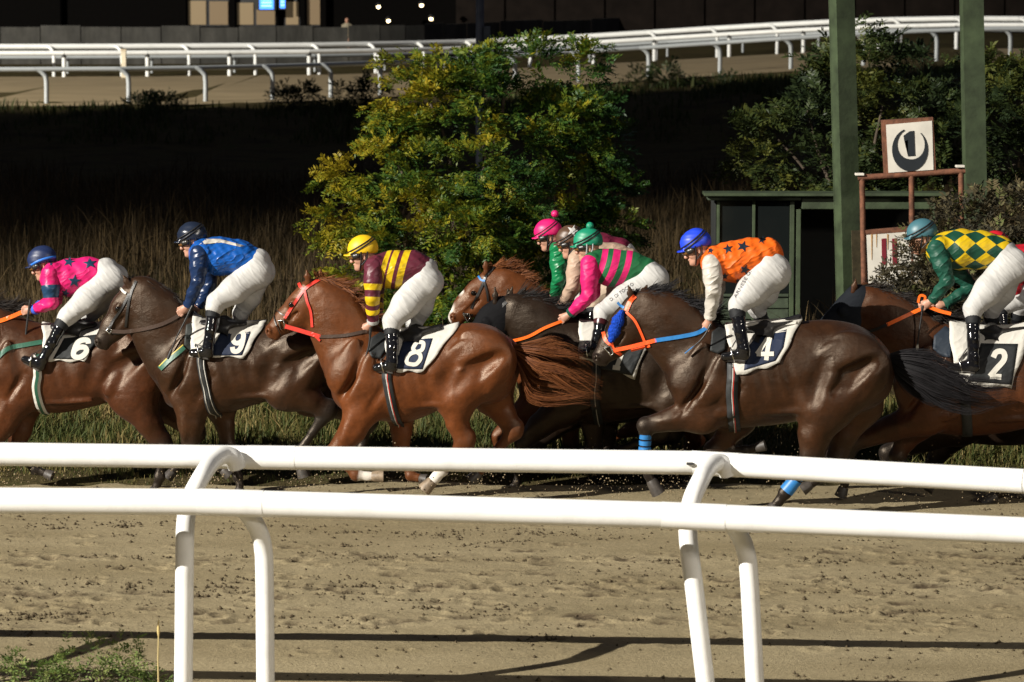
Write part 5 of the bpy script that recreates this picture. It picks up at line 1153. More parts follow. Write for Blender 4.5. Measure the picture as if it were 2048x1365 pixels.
        for s_ in (-1, 1):
            g = Field(hc - .2, hc + .2, .0062); P = [(*H(.106 * math.cos(a) + .008, -.003, .096 * math.sin(a)), .018, .014) for a in np.linspace(s_ * .2, s_ * .95, 6)]; g.chain(P, .006); V, F = g.mesh(); link("lens", npmesh("lens", V, F), d.get('lens', M_LENS), go)
    return root
def whip(label, fr, pts, rpx, mat=None, y=-.16, tip=None):
    P = [fr.L(*p, y) for p in pts]; o = P[0].copy(); w = Vector(fr.R @ o) + Vector(fr.loc); root = empty("riding_whip", w, fr.yaw); tag(root, label, "whip", "riding whips")
    Q = catmull([p - o for p in P], 6); link("shaft", tube("shaft", Q, np.linspace(fr.m(rpx), fr.m(rpx) * .6, len(Q)), 8), mat or M_STRAPB, root)
    k = Q[-1] - Q[-2]; k /= np.linalg.norm(k); link("flap", tube("flap", [Q[-1] - k * .01, Q[-1] + k * .02, Q[-1] + k * .09], [.006, .013, .012], 8, True, .4), tip or M_STRAPB, root)
    link("handle", tube("handle", [Q[0] - (Q[1] - Q[0]) * 1.2, Q[0], Q[2]], [.011, .013, .012], 8), M_LEATHER, root)
    return root

# ================================================================== THE FIELD OF NINE
def sh(L, dx, dy): return [(p[0] + dx, p[1] + dy, *p[2:]) for p in L]
def shd(d, dx, dy):
    o = dict(d); o['trunk'] = [(a + dx, b + dy, c + dy, w) for a, b, c, w in d['trunk']]; 
    for k in ('neck', 'head', 'crest', 'hood', 'saddle', 'cloth', 'panel', 'pad'):
        if d.get(k): o[k] = sh(d[k], dx, dy)
    o['legs'] = {k: sh(v, dx, dy) for k, v in d['legs'].items()}
    if d.get('ears'): o['ears'] = [sh(e, dx, dy) for e in d['ears']]
    for k in ('straps', 'reins', 'girth', 'num', 'panel', 'bit', 'wool', 'tail', 'forelock', 'blaze', 'bandages'): o.pop(k, None)
    return o
YAW = -4
fA, fB, fC, fD, fE = Frame(120, .55, YAW), Frame(480, -.05, YAW), Frame(850, -.60, YAW), Frame(1560, -1.25, YAW), Frame(1990, -.35, YAW)
fI, fG, fF, fJ = Frame(1270, .75, YAW), Frame(1280, 1.40, YAW), Frame(1230, 2.0, YAW), Frame(2060, .75, YAW)

hA = dict(trunk=[(-62, 700, 735, .02), (-52, 660, 775, .12), (-30, 632, 805, .19), (10, 622, 820, .24), (60, 640, 823, .275), (120, 655, 826, .285), (180, 654, 815, .28), (225, 650, 803, .265), (275, 656, 795, .25), (305, 675, 785, .20), (322, 705, 770, .12), (328, 728, 755, .02)],
    neck=[(-20, 690, 62, .16), (-60, 640, 46, .11), (-110, 600, 36, .085)], head=[(-118, 600, 32, .075), (-140, 632, 36, .085), (-172, 655, 25, .062), (-200, 678, 19, .055)], ears=[[(-112, 572), (-108, 545)], [(-104, 572), (-98, 548)]],
    crest=[(-108, 568), (-60, 592), (0, 612), (40, 622)], mane_len=34,
    legs=dict(nf=[(10, 745, 48), (34, 790, 38), (6, 848, 28), (-28, 900, 17), (-60, 950, 10), (-74, 968, 8), (-90, 985, 12)], ff=[(30, 750, 46), (50, 800, 36), (40, 860, 24), (30, 905, 16), (70, 940, 9), (85, 945, 8), (98, 950, 11)],
        nh=[(280, 725, 62), (268, 790, 50), (298, 846, 27), (327, 893, 19), (319, 955, 10), (314, 972, 9), (306, 986, 13)], fh=[(290, 725, 60), (300, 790, 44), (360, 836, 24), (392, 868, 18), (360, 925, 10), (350, 938, 8), (340, 950, 12)]),
    cloth=[(84, 652), (210, 646), (169, 724), (88, 722)], panel=[(128, 677), (204, 668), (167, 720), (106, 718)], panel_mat=M_PANELB, num=('6', [(152, 681), (186, 681), (170, 715), (141, 714)], 10.5), saddle=[(110, 654, 9), (150, 655, 9), (190, 650, 6)],
    girth=dict(path=[(88, 735), (84, 765), (92, 800), (104, 822), (125, 829)], w=.075, mat=M_CLOTHW, stripes=[(.028, .0, M_GREENST)]),
    reins=[([(-150, 660), (-60, 652), (0, 642), (50, 622)], 8, M_ORANGE, (-.08, -.12))], straps=[("bridle", [(-125, 580), (-140, 620), (-165, 650)], 6, M_LEATHER), ("breastplate", [(-10, 720), (15, 698), (50, 690), (84, 684)], 9, M_GREENST)])
horse("racehorse", "bay racehorse wearing number 6, leading at the left edge with its head out of view", fA, hA, 'bay', seed=11)

hB = dict(trunk=[(326, 752, 785, .02), (332, 715, 806, .12), (350, 672, 818, .19), (375, 640, 826, .235), (420, 645, 827, .275), (465, 655, 823, .285), (515, 651, 808, .275), (555, 646, 798, .265), (605, 648, 792, .25), (640, 668, 778, .20), (657, 700, 758, .12), (662, 720, 745, .02)],
    neck=[(352, 720, 62, .165), (330, 668, 56, .125), (305, 622, 46, .10), (283, 592, 38, .085)], head=[(275, 588, 31, .075), (257, 622, 37, .085), (228, 655, 25, .062), (206, 682, 18, .055)], ears=[[(258, 572), (245, 550)], [(288, 566), (300, 549)]],
    crest=[(274, 558), (300, 564), (330, 582), (360, 610), (378, 632)], mane_len=26, mane_ang=25, forelock=(262, 562),
    legs=dict(nf=[(362, 745, 48), (384, 800, 36), (382, 846, 27), (381, 893, 17), (428, 925, 10), (440, 935, 9), (452, 945, 12)], ff=[(385, 750, 46), (440, 810, 32), (450, 850, 19), (456, 893, 15), (476, 955, 9), (480, 970, 8), (478, 988, 12)],
        nh=[(600, 715, 64), (578, 775, 48), (618, 798, 27), (655, 822, 18), (602, 900, 10), (598, 920, 9), (606, 945, 13)], fh=[(610, 715, 60), (622, 790, 42), (690, 815, 26), (738, 842, 18), (722, 900, 10), (712, 916, 9), (700, 935, 12)]),
    cloth=[(384, 650), (533, 643), (487, 716), (380, 712)], panel=[(447, 655), (507, 652), (484, 711), (426, 712), (428, 690)], num=('9', [(466, 663), (492, 664), (483, 703), (459, 702)], 9.5), pad=[(372, 650), (395, 640), (408, 648), (398, 690), (380, 702), (368, 690)], saddle=[(405, 645, 8), (445, 650, 9), (490, 646, 6)],
    girth=dict(path=[(412, 716), (417, 750), (426, 790), (440, 812), (462, 824)], w=.075, stripes=[(.006, -.022, M_CLOTHW), (.006, .022, M_CLOTHW)]),
    straps=[("bridle", [(272, 562), (262, 585), (256, 612), (251, 655)], 5, M_LEATHER), ("cheek_strap", [(258, 588), (240, 622), (224, 645), (218, 662)], 5, M_LEATHER), ("browband", [(240, 576), (246, 583), (252, 587)], 5, M_CLOTHW), ("noseband", [(214, 655), (222, 664), (240, 667), (256, 666)], 6, M_LEATHER), ("breastplate", [(319, 738), (335, 722), (352, 708), (368, 694)], 11, M_GREENST), ("breastplate_trim", [(318, 733), (334, 717), (351, 703), (366, 690)], 2, M_TRIM)],
    bit=[(213, 662), (219, 668), (224, 662), (218, 656)], reins=[([(220, 663), (260, 663), (320, 650), (368, 626)], 7.5, M_BROWNL, (-.075, -.11))])
horse("racehorse", "dark bay racehorse wearing number 9, second from the left", fB, hB, 'dark', seed=12)

hC = dict(trunk=[(661, 740, 772, .02), (667, 705, 800, .12), (688, 668, 822, .19), (720, 650, 836, .235), (770, 662, 843, .275), (816, 668, 844, .285), (862, 663, 828, .28), (895, 655, 812, .27), (940, 646, 804, .262), (982, 652, 806, .25), (1010, 670, 795, .20), (1026, 700, 772, .12), (1031, 722, 748, .02)],
    neck=[(700, 712, 62, .165), (685, 664, 54, .125), (664, 625, 46, .10), (640, 598, 38, .085)], head=[(622, 590, 31, .075), (606, 620, 37, .087), (574, 640, 25, .062), (548, 662, 18, .056)], ears=[[(616, 566), (613, 538)], [(636, 560), (642, 536)]],
    crest=[(636, 556), (665, 566), (695, 590), (722, 622), (738, 645)], mane_len=34, mane_ang=-4, forelock=(636, 552), socks=dict(nf=1.9, nh=2.2), warm=.25, points=.25, muzzle=.0,
    legs=dict(nf=[(702, 752, 50), (728, 808, 38), (705, 862, 27), (668, 908, 18), (712, 950, 11), (735, 953, 10), (757, 953, 13)], ff=[(735, 760, 44), (800, 815, 32), (803, 862, 21), (802, 905, 16), (822, 952, 10), (835, 956, 9), (846, 958, 11)],
        nh=[(968, 722, 66), (912, 788, 46), (915, 846, 23), (930, 884, 19), (884, 940, 12), (872, 955, 12), (856, 972, 15)], fh=[(985, 725, 62), (985, 790, 40), (1008, 828, 24), (1027, 862, 18), (978, 920, 11), (962, 940, 10), (948, 955, 13)]),
    tail=([(1018, 680), (1060, 682), (1105, 692), (1150, 710), (1200, 742)], [(1026, 716), (1040, 748), (1066, 778), (1115, 790), (1185, 796)]), 
    cloth=[(768, 662), (916, 654), (848, 744), (776, 744)], panel=[(808, 678), (866, 677), (845, 739), (788, 738)], num=('8', [(828, 683), (854, 686), (838, 731), (807, 727)], 8), pad=[(742, 676), (760, 664), (775, 668), (772, 700), (760, 718), (744, 716), (735, 700)], pad_mat=M_PANELB, saddle=[(780, 668, 8), (830, 668, 8), (882, 654, 5)],
    girth=dict(path=[(780, 740), (786, 780), (795, 815), (808, 834), (832, 846)], w=.085, stripes=[(.007, -.004, M_CLOTHW), (.005, .006, M_RED)]),
    straps=[("bridle", [(640, 558), (622, 569), (607, 581), (592, 602), (569, 637)], 6, M_RED), ("browband", [(597, 566), (601, 574), (609, 580)], 6, M_RED), ("throat_strap", [(609, 582), (614, 604), (621, 624), (624, 655)], 5, M_RED), ("noseband", [(552, 620), (548, 632), (551, 648), (562, 672)], 1.8, M_LEATHER), ("nose_strap", [(552, 620), (562, 628), (570, 632)], 1.8, M_LEATHER), ("chin_strap", [(570, 655), (590, 660), (622, 668), (640, 682)], 4, M_RED)],
    bit=[(557, 642), (562, 660), (570, 655), (567, 641)], reins=[([(570, 653), (605, 663), (640, 674)], 8.5, M_RED, (-.08, -.10)), ([(638, 674), (690, 671), (734, 662)], 6.5, M_BROWNL, (-.10, -.12))])
horse("racehorse", "bright chestnut racehorse wearing number 8 with a red bridle", fC, hC, 'chestnut', seed=13)

hD = dict(trunk=[(1342, 752, 784, .02), (1350, 712, 808, .12), (1372, 682, 832, .19), (1405, 652, 850, .235), (1450, 655, 858, .275), (1500, 664, 854, .285), (1550, 656, 850, .28), (1600, 644, 842, .27), (1655, 640, 832, .265), (1712, 650, 825, .255), (1752, 674, 812, .21), (1778, 704, 790, .12), (1786, 728, 766, .02)],
    neck=[(1388, 722, 64, .17), (1362, 676, 58, .13), (1328, 642, 50, .105), (1296, 622, 42, .088)], head=[(1272, 622, 32, .077), (1258, 655, 40, .09), (1226, 690, 27, .064), (1203, 714, 19, .057)], ears=[[(1262, 596), (1257, 571)], [(1282, 592), (1296, 568)]],
    crest=[(1272, 588), (1305, 590), (1345, 604), (1382, 624), (1412, 648)], mane_len=48, mane_ang=-22, forelock=(1274, 588), 
    legs=dict(nf=[(1388, 765, 52), (1404, 828, 38), (1350, 838, 25), (1292, 852, 17), (1288, 925, 11), (1296, 950, 10), (1312, 978, 15)], ff=[(1420, 780, 46), (1475, 840, 34), (1452, 875, 22), (1425, 900, 17), (1490, 902, 10), (1505, 898, 9), (1522, 893, 12)],
        nh=[(1705, 735, 74), (1655, 800, 62), (1630, 868, 34), (1622, 922, 22), (1570, 986, 12), (1558, 1003, 11), (1540, 1024, 15)], fh=[(1715, 745, 66), (1720, 810, 44), (1688, 870, 27), (1672, 918, 20), (1640, 955, 11), (1628, 964, 10), (1612, 975, 13)]),
    tail=([(1768, 698), (1805, 698), (1850, 714), (1905, 744), (1965, 764), (2045, 752)], [(1780, 740), (1800, 772), (1845, 796), (1900, 814), (1960, 818), (2040, 800)]),  bandages=dict(nf=3, nh=3),
    cloth=[(1448, 652), (1603, 640), (1560, 728), (1474, 752)], panel=[(1510, 676), (1574, 659), (1567, 695), (1551, 722), (1488, 741), (1492, 700)], num=('4', [(1518, 669), (1553, 667), (1546, 721), (1510, 721)], 9), pad=[(1424, 664), (1440, 652), (1455, 656), (1450, 700), (1436, 708), (1420, 702)], pad_mat=M_PANELB, saddle=[(1470, 656, 8), (1530, 656, 8), (1598, 634, 5)],
    girth=dict(path=[(1466, 735), (1464, 780), (1470, 825), (1482, 848), (1500, 860)], w=.10, stripes=[(.006, .0, M_CLOTHW), (.005, .010, M_RED)]),
    straps=[("bridle", [(1270, 592), (1260, 604), (1252, 622)], 9, M_NEON), ("browband", [(1235, 605), (1240, 611), (1248, 616)], 5, M_BLUE), ("throat_strap", [(1252, 624), (1268, 640), (1278, 658), (1290, 686)], 5, M_NEON), ("noseband", [(1206, 664), (1211, 680), (1224, 692)], 7, M_NEON), ("cheek_strap", [(1222, 684), (1226, 698), (1233, 704), (1243, 711)], 7, M_NEON), ("chin_strap", [(1262, 702), (1285, 696), (1300, 692)], 5, M_NEON)],
    bit=[(1209, 697), (1222, 712), (1227, 706), (1220, 692)], wool=[(1243, 626), (1236, 642), (1228, 664), (1222, 681)], reins=[([(1228, 701), (1262, 694), (1312, 681)], 8, M_NEON, (-.085, -.10)), ([(1310, 681.5), (1365, 673), (1395, 666), (1414, 655)], 8, M_BLUE, (-.10, -.12))])
horse("racehorse", "dark brown racehorse wearing number 4 with orange bridle and blue sheepskin cheekpiece", fD, hD, 'brown', seed=14)

hE = dict(trunk=[(1790, 752, 785, .02), (1797, 715, 815, .12), (1818, 680, 845, .19), (1850, 655, 862, .235), (1905, 645, 870, .275), (1960, 655, 871, .285), (2010, 655, 866, .28), (2060, 648, 855, .27), (2115, 643, 842, .262), (2165, 655, 830, .25), (2200, 680, 812, .2), (2222, 715, 785, .12), (2228, 738, 765, .02)],
    neck=[(1842, 712, 64, .165), (1806, 672, 56, .128), (1770, 640, 48, .10), (1738, 614, 40, .086)], head=[(1722, 604, 32, .076), (1704, 632, 38, .087), (1672, 650, 26, .063), (1645, 668, 19, .056)], ears=[[(1706, 584), (1712, 558)], [(1724, 574), (1736, 566)]],
    crest=[(1726, 572), (1765, 586), (1810, 610), (1860, 634), (1905, 644)], mane_len=34, mane_ang=-10,
    legs=dict(nf=[(1838, 770, 52), (1850, 832, 38), (1780, 858, 26), (1706, 886, 17), (1692, 950, 10), (1690, 968, 9), (1684, 985, 12)], ff=[(1850, 780, 46), (1838, 845, 34), (1812, 880, 22), (1795, 912, 16), (1830, 960, 10), (1845, 968, 9), (1860, 975, 12)],
        nh=[(2150, 735, 66), (2105, 800, 52), (2100, 862, 27), (2108, 908, 19), (2030, 965, 10), (2005, 985, 10), (1975, 1002, 14)], fh=[(2160, 745, 62), (2140, 810, 42), (2150, 870, 25), (2160, 915, 18), (2090, 960, 10), (2070, 970, 9), (2050, 985, 12)]),
    hood=[(1718, 602, 31, .078), (1702, 630, 37, .089), (1674, 648, 26, .066), (1655, 660, 22, .06)], hood_mat=cloth_mat("dark_hood", (.008, .010, .014), .8, .2, spec=.15), cloth=[(1898, 660), (2064, 658), (2022, 776), (1912, 770)], panel=[(1962, 687), (2036, 688), (2024, 770), (1936, 763)], panel_mat=M_PANELB, num=('2', [(1985, 703), (2015, 703), (2004, 756), (1977, 754)], 11),
    pad=[(1868, 672), (1890, 652), (1905, 660), (1902, 716), (1880, 712), (1866, 698)], pad_mat=cloth_mat("navy_pad", (.012, .02, .032), .6, .2), saddle=[(1935, 660, 8), (1985, 665, 8), (2050, 655, 6)],
    girth=dict(path=[(1925, 770), (1930, 815), (1945, 855), (1965, 874)], w=.09), reins=[([(1660, 672), (1735, 664), (1776, 649)], 6, M_LEATHER, (-.08, -.11)), ([(1774, 650), (1808, 634), (1842, 618)], 7.5, M_ORANGE, (-.11, -.12)), ([(1858, 614), (1878, 622), (1902, 628)], 7, M_ORANGE, (-.11, -.12)), ([(1836, 606), (1840, 592), (1850, 594), (1848, 606)], 5, M_ORANGE, (-.11, -.11))])
horse("racehorse", "bay racehorse wearing number 2 and a dark hood at the right edge", fE, hE, 'bay', seed=15)

hI = dict(trunk=[(1082, 745, 780, .02), (1090, 700, 808, .12), (1110, 668, 828, .19), (1140, 648, 840, .235), (1190, 645, 846, .27), (1240, 652, 842, .28), (1290, 652, 832, .275), (1335, 648, 820, .262), (1385, 648, 812, .255), (1425, 664, 798, .2), (1448, 700, 772, .12), (1454, 722, 748, .02)],
    neck=[(1125, 712, 60, .16), (1095, 668, 50, .12), (1060, 640, 42, .10), (1028, 626, 36, .085)], head=[(1008, 622, 28, .075), (990, 645, 34, .085), (962, 668, 24, .062), (940, 690, 18, .056)], ears=[[(990, 606), (990, 572)], [(1014, 602), (1026, 572)]],
    crest=[(1012, 600), (1045, 602), (1085, 614), (1120, 628), (1150, 640)], mane_len=40, mane_ang=-16,
    legs=dict(nf=[(1128, 755, 48), (1128, 815, 36), (1080, 852, 25), (1046, 886, 16), (1040, 945, 10), (1034, 965, 9), (1026, 982, 12)], ff=[(1150, 760, 44), (1186, 820, 30), (1186, 858, 22), (1190, 898, 16), (1200, 950, 9), (1204, 966, 8), (1200, 982, 12)],
        nh=[(1400, 725, 60), (1345, 795, 44), (1330, 838, 25), (1318, 868, 17), (1240, 902, 10), (1222, 915, 9), (1205, 935, 12)], fh=[(1410, 730, 58), (1400, 800, 40), (1425, 855, 24), (1440, 890, 17), (1400, 945, 10), (1390, 955, 8), (1375, 965, 12)]),
    hood=[(1006, 622, 28, .078), (990, 643, 34, .088), (964, 665, 25, .066)], hood_mat=cloth_mat('black_hood', (.005, .005, .006), .8, .2, spec=.12), cloth=[(1158, 655), (1312, 648), (1268, 758), (1158, 716)], panel=[(1212, 690), (1292, 688), (1264, 752), (1200, 738)], panel_mat=M_PANELB, num=('1', [(1232, 698), (1262, 698), (1248, 738), (1218, 734)], 9), saddle=[(1195, 655, 8), (1240, 655, 8), (1290, 648, 5)],
    girth=dict(path=[(1195, 755), (1192, 790), (1200, 820), (1222, 846)], w=.085, stripes=[(.006, 0, M_CLOTHW)]), straps=[("bridle", [(1012, 604), (998, 620), (990, 645), (988, 660)], 6, M_LEATHER)], reins=[([(985, 690), (1050, 676), (1090, 656), (1130, 640)], 6, M_ORANGE, (-.08, -.12))])
horse("racehorse", "black brown racehorse with black hood under the green capped jockey", fI, hI, 'black', seed=16)
hG = shd(hI, 26, 2); hG['hood'] = None
horse("racehorse", "black racehorse mostly hidden under the brown capped jockey", fG, hG, 'black', seed=17)
hF = shd(hI, -48, -12)
hF.update(neck=[(1085, 690, 60, .16), (1060, 640, 50, .12), (1030, 600, 44, .10), (1004, 576, 38, .085)], head=[(982, 568, 29, .075), (962, 594, 35, .086), (934, 612, 25, .062), (914, 634, 18, .056)], ears=[[(972, 546), (970, 514)], [(1002, 538), (1011, 510)]],
    crest=[(986, 532), (1015, 540), (1045, 566), (1070, 600)], mane_len=32, mane_ang=-32, forelock=(985, 538), blaze=[(930, 588), (918, 606), (908, 624), (903, 638)], muzzle=.0, hood=None, panel=None, warm=.25, points=.2, tail=None,
    straps=[("bridle", [(990, 534), (972, 552), (964, 572), (942, 618)], 5, M_LEATHER), ("browband", [(956, 552), (962, 560), (970, 562)], 4, M_BLUE), ("throat_strap", [(968, 564), (974, 586), (976, 604)], 4, M_LEATHER), ("noseband", [(926, 626), (936, 632), (946, 630)], 4, M_LEATHER)], bit=[(926, 628), (934, 644), (941, 636), (938, 628)])
horse("racehorse", "chestnut racehorse with a white blaze behind the chestnut rump of number 8", fF, hF, 'chestnut', seed=18)
hJ = shd(hE, 70, 20); hJ['hood'] = None
horse("racehorse", "dark racehorse almost hidden behind horse number 2 at the right edge", fJ, hJ, 'black', seed=19)

# ---- silks
PINK, NAVY, ROYAL, YEL, MAR = (.62, .012, .14), (.010, .025, .075), (.008, .085, .36), (.62, .42, .008), (.10, .016, .030)
GRN, ORG, TEAL = (.012, .12, .04), (.72, .12, .008), (.012, .075, .062)
def satin(name, c, **k): return cloth_mat(name, c, k.pop('rough', .5), k.pop('fold', .6), .0, spec=.3, **k)
S_PINK = satin("pink_silk", PINK); S_NAVY = satin("navy_silk", NAVY, rough=.3); S_ROYAL = satin("royal_blue_silk", ROYAL, rough=.32, fold=.9); S_STARN = satin("star_navy", (.012, .04, .085), fold=.3)
S_PINKSL = cloth_mat("pink_sleeve", PINK, .4, .6, stripes=[(0, PINK), (.10, (.012, .045, .10)), (.215, PINK)])
S_MARY = cloth_mat("maroon_yellow_hoops", MAR, .42, .55, stripes=[(0, MAR), (.012, YEL), (.058, MAR), (.075, YEL), (.13, MAR), (.165, YEL), (.225, MAR)])
S_MARSL = cloth_mat("maroon_yellow_sleeve", MAR, .42, .5, stripes=[(0, MAR), (.145, YEL), (.20, MAR), (.26, YEL), (.32, MAR), (.365, YEL), (.415, MAR)])
S_HOOP = cloth_mat("green_pink_hoops", GRN, .6, .35, stripes=[(0, GRN), (.02, PINK), (.075, GRN), (.125, PINK), (.19, GRN), (.245, PINK), (.30, GRN)])
S_ORG = satin("orange_silk", ORG, fold=.8); S_WHITES = satin("white_silk", (.50, .47, .42), rough=.4, fold=.9); S_STARB = satin("star_dark", (.012, .018, .03), fold=.2); S_TEAL = satin("bottle_green_silk", (.010, .070, .045), rough=.5, fold=.8)
S_DIAM = cloth_mat("green_yellow_diamonds", GRN, .45, .4, diamonds=((.008, .055, .032), YEL, 5.4, 6.2)); S_GREENJ = satin("emerald_silk", (.008, .17, .06), rough=.35, fold=1.0); S_BEIGE = satin("beige_silk", (.42, .30, .22), rough=.5); S_MARJ = satin("maroon_silk", (.12, .01, .03)); S_REDJ = satin("red_silk", (.42, .01, .02))
def capm(name, c, rough=.45): return plain(name, c, rough, var=.08, vscale=10, bs=.08, bscale=40)
C_NAVY, C_YEL, C_BLUE, C_TEAL, C_PINK, C_BRN, C_GRN, C_RED = capm("cap_navy", (.010, .02, .07)), capm("cap_yellow", (.68, .44, .006), .5), capm("cap_blue", (.012, .05, .58)), capm("cap_teal", (.045, .13, .16)), capm("cap_pink", (.60, .008, .13)), capm("cap_brown", (.085, .045, .025)), capm("cap_green", (.008, .22, .12)), capm("cap_red", (.5, .01, .02))
C_BLK = capm("cap_dark_satin", (.012, .018, .035), .25); C_BAND = capm("cap_band_blue", (.02, .16, .6))

jockey("jockey in pink silks with navy stars and navy cap on horse number 6", fA, dict(head=(86, 529, 20), torso=[(113, 556, 31), (140, 556, 36), (175, 549, 33), (205, 547, 27)], arm=[(100, 548, 19), (103, 606, 16), (70, 619, 11)], hand=(54, 622), waist=(212, 543, 27), seat=(222, 558, 29),
    leg=[(212, 566, 29), (136, 632, 19)], boot=[(127, 642, 13), (104, 686, 11.5), (87, 716, 10), (50, 719, 7), (82, 733, 9)], fleg=[(222, 572, 27), (170, 640, 17)], fboot=[(166, 652, 13), (158, 690, 11), (150, 716, 10), (122, 722, 7), (150, 730, 9)],
    jacket=S_PINK, sleeve=S_PINKSL, cuff=capm("cuff_blue", (.05, .10, .55)), cap=C_NAVY, capband=([(62, 531), (76, 523), (94, 517), (112, 514)], C_BAND, 5), stars=[(149, 563, 14, .1), (138, 524, 11, .2, 1.2), (180, 527, 12, -.1, 1.3), (131, 587, 9, .3), (102, 528, 5)], star_mat=S_STARN, straps=0), 31)
jockey("jockey in royal blue silks with dark sleeves and navy cap on horse number 9", fB, dict(head=(385, 482, 14), torso=[(410, 507, 31), (440, 513, 37), (476, 514, 33), (505, 520, 26)], arm=[(399, 508, 20), (396, 562, 16), (377, 610, 11)], hand=(365, 622), farm=[(415, 508, 20), (420, 568, 16), (398, 612, 11)], fhand=(388, 621), waist=(515, 524, 27), seat=(513, 546, 32),
    leg=[(505, 556, 32), (433, 604, 20)], boot=[(426, 622, 13), (421, 662, 11.5), (416, 694, 11), (386, 706, 7.5), (418, 708, 9)], fleg=[(516, 562, 28), (482, 626, 17)], fboot=[(480, 640, 13), (472, 680, 11), (465, 705, 10), (440, 712, 7), (466, 716, 9)],
    jacket=S_ROYAL, sleeve=S_NAVY, cap=C_BLK, patches=[([(398, 490), (412, 478), (440, 478), (490, 492), (480, 494), (440, 485), (412, 488)], S_WHITES, "pale_yoke")], jwrinkle=1.3), 32)
jockey("jockey in maroon silks with yellow hoops and yellow cap on horse number 8", fC, dict(head=(726, 509, 12), torso=[(762, 540, 33), (790, 540, 37), (825, 536, 33), (848, 540, 27)], arm=[(747, 534, 20), (745, 596, 17), (746, 644, 12)], hand=(730, 658), waist=(850, 540, 26), seat=(850, 566, 33),
    leg=[(838, 576, 33), (785, 642, 20)], boot=[(783, 658, 14), (785, 696, 12), (784, 722, 11.5), (753, 736, 7.5), (786, 736, 9)], fleg=[(856, 580, 28), (828, 648, 17)], fboot=[(826, 660, 13), (820, 700, 11), (812, 724, 10), (790, 732, 7), (812, 734, 9)],
    jacket=S_MARY, sleeve=S_MARSL, cuff=M_BREECH, cap=C_YEL, peak=1.15, shear=-.25, bow=.0, silk=0), 33)
jockey("jockey in orange silks with dark stars, white sleeves and blue cap on horse number 4", fD, dict(head=(1393, 497, 20), torso=[(1434, 524, 33), (1466, 524, 40), (1502, 516, 38), (1535, 508, 32)], arm=[(1424, 528, 21), (1427, 582, 18), (1420, 634, 12)], hand=(1413, 654), waist=(1536, 520, 33), seat=(1541, 545, 38),
    leg=[(1530, 556, 38), (1477, 610, 20)], boot=[(1474, 622, 15), (1481, 664, 12.5), (1487, 698, 12), (1450, 714, 8), (1490, 712, 10)], fleg=[(1545, 562, 32), (1512, 612, 20)], fboot=[(1518, 628, 14), (1532, 650, 12), (1540, 684, 11), (1515, 700, 7), (1540, 700, 9)],
    jacket=S_ORG, sleeve=S_WHITES, cuff=S_WHITES, cap=C_BLUE, peak=1.1, stars=[(1486, 493, 12, .3, 1.2), (1456, 498, 11, -.2), (1421, 501, 8, .2), (1524, 480, 9, .2), (1490, 540, 11, .3), (1450, 553, 8), (1476, 562, 6)], star_mat=S_STARB, jwrinkle=1.6, text=("ARNESE G.", (1472, 597), (1503, 543), 6.5)), 34)
jockey("jockey in green and yellow diamond silks with teal cap on horse number 2", fE, dict(head=(1844, 476, 12), torso=[(1885, 500, 34), (1918, 499, 39), (1960, 500, 37), (1998, 502, 31)], arm=[(1874, 498, 20), (1895, 562, 16), (1866, 600, 11)], hand=(1850, 611), farm=[(1890, 520, 20), (1944, 574, 15), (1892, 608, 11)], fhand=(1875, 612), waist=(2006, 508, 30), seat=(2020, 532, 36),
    leg=[(2008, 544, 35), (1946, 618, 20)], boot=[(1946, 632, 14), (1946, 680, 12.5), (1947, 716, 11.5), (1903, 736, 8), (1950, 735, 10)], fleg=[(2025, 550, 30), (1985, 618, 18)], fboot=[(1982, 632, 14), (1992, 664, 12), (1996, 700, 11), (1970, 712, 7), (1996, 714, 9)],
    jacket=S_DIAM, sleeve=S_TEAL, cap=C_TEAL, peak=.9, visor=1, silk=0, jwrinkle=.6), 35)
jockey("jockey in green silks with pink hoops, pink sleeves and green bobble cap", fI, dict(head=(1176, 493, 10), torso=[(1194, 530, 31), (1222, 536, 36), (1258, 538, 34), (1290, 544, 29)], arm=[(1179, 528, 19), (1178, 592, 17), (1142, 626, 11)], hand=(1128, 637), waist=(1296, 546, 27), seat=(1304, 560, 31),
    leg=[(1290, 572, 30), (1206, 624, 19)], boot=[(1203, 640, 14), (1196, 672, 12), (1190, 696, 11), (1162, 706, 7.5), (1192, 708, 9)], fleg=[(1300, 576, 28), (1232, 630, 17)], fboot=[(1230, 645, 13), (1224, 675, 11), (1218, 698, 10), (1195, 706, 7), (1218, 708, 9)],
    jacket=S_HOOP, sleeve=S_PINK, cuff=S_TEAL, cap=C_GRN, pom=(1180, 452), shear=-.2, bow=.02, jwrinkle=.35, bootcuff=M_BOOTM, text=("D. DI TOCCO", (1222, 603), (1268, 570), 6.5), chinm=plain("grey_chin_strap", (.30, .31, .32), .6)), 36)
jockey("jockey in beige silks with brown cap bearing a white star, middle of three", fG, dict(head=(1141, 487, 14), hscale=.97, torso=[(1170, 518, 29), (1196, 520, 34), (1228, 518, 30), (1256, 522, 26)], arm=[(1154, 520, 19), (1146, 572, 16), (1130, 602, 11)], hand=(1120, 612), waist=(1262, 526, 26), seat=(1268, 542, 29),
    leg=[(1256, 556, 29), (1190, 602, 19)], boot=[(1188, 616, 13), (1182, 650, 11), (1176, 680, 10), (1150, 690, 7), (1178, 694, 9)], fleg=[(1262, 560, 27), (1205, 606, 17)], fboot=[(1204, 620, 13), (1200, 655, 11), (1195, 682, 10), (1170, 690, 7), (1196, 694, 9)],
    jacket=S_BEIGE, sleeve=S_BEIGE, cap=C_BRN, capstar=(1146, 462, 13, .3), breeches=M_BREECHB, jwrinkle=.6), 37)
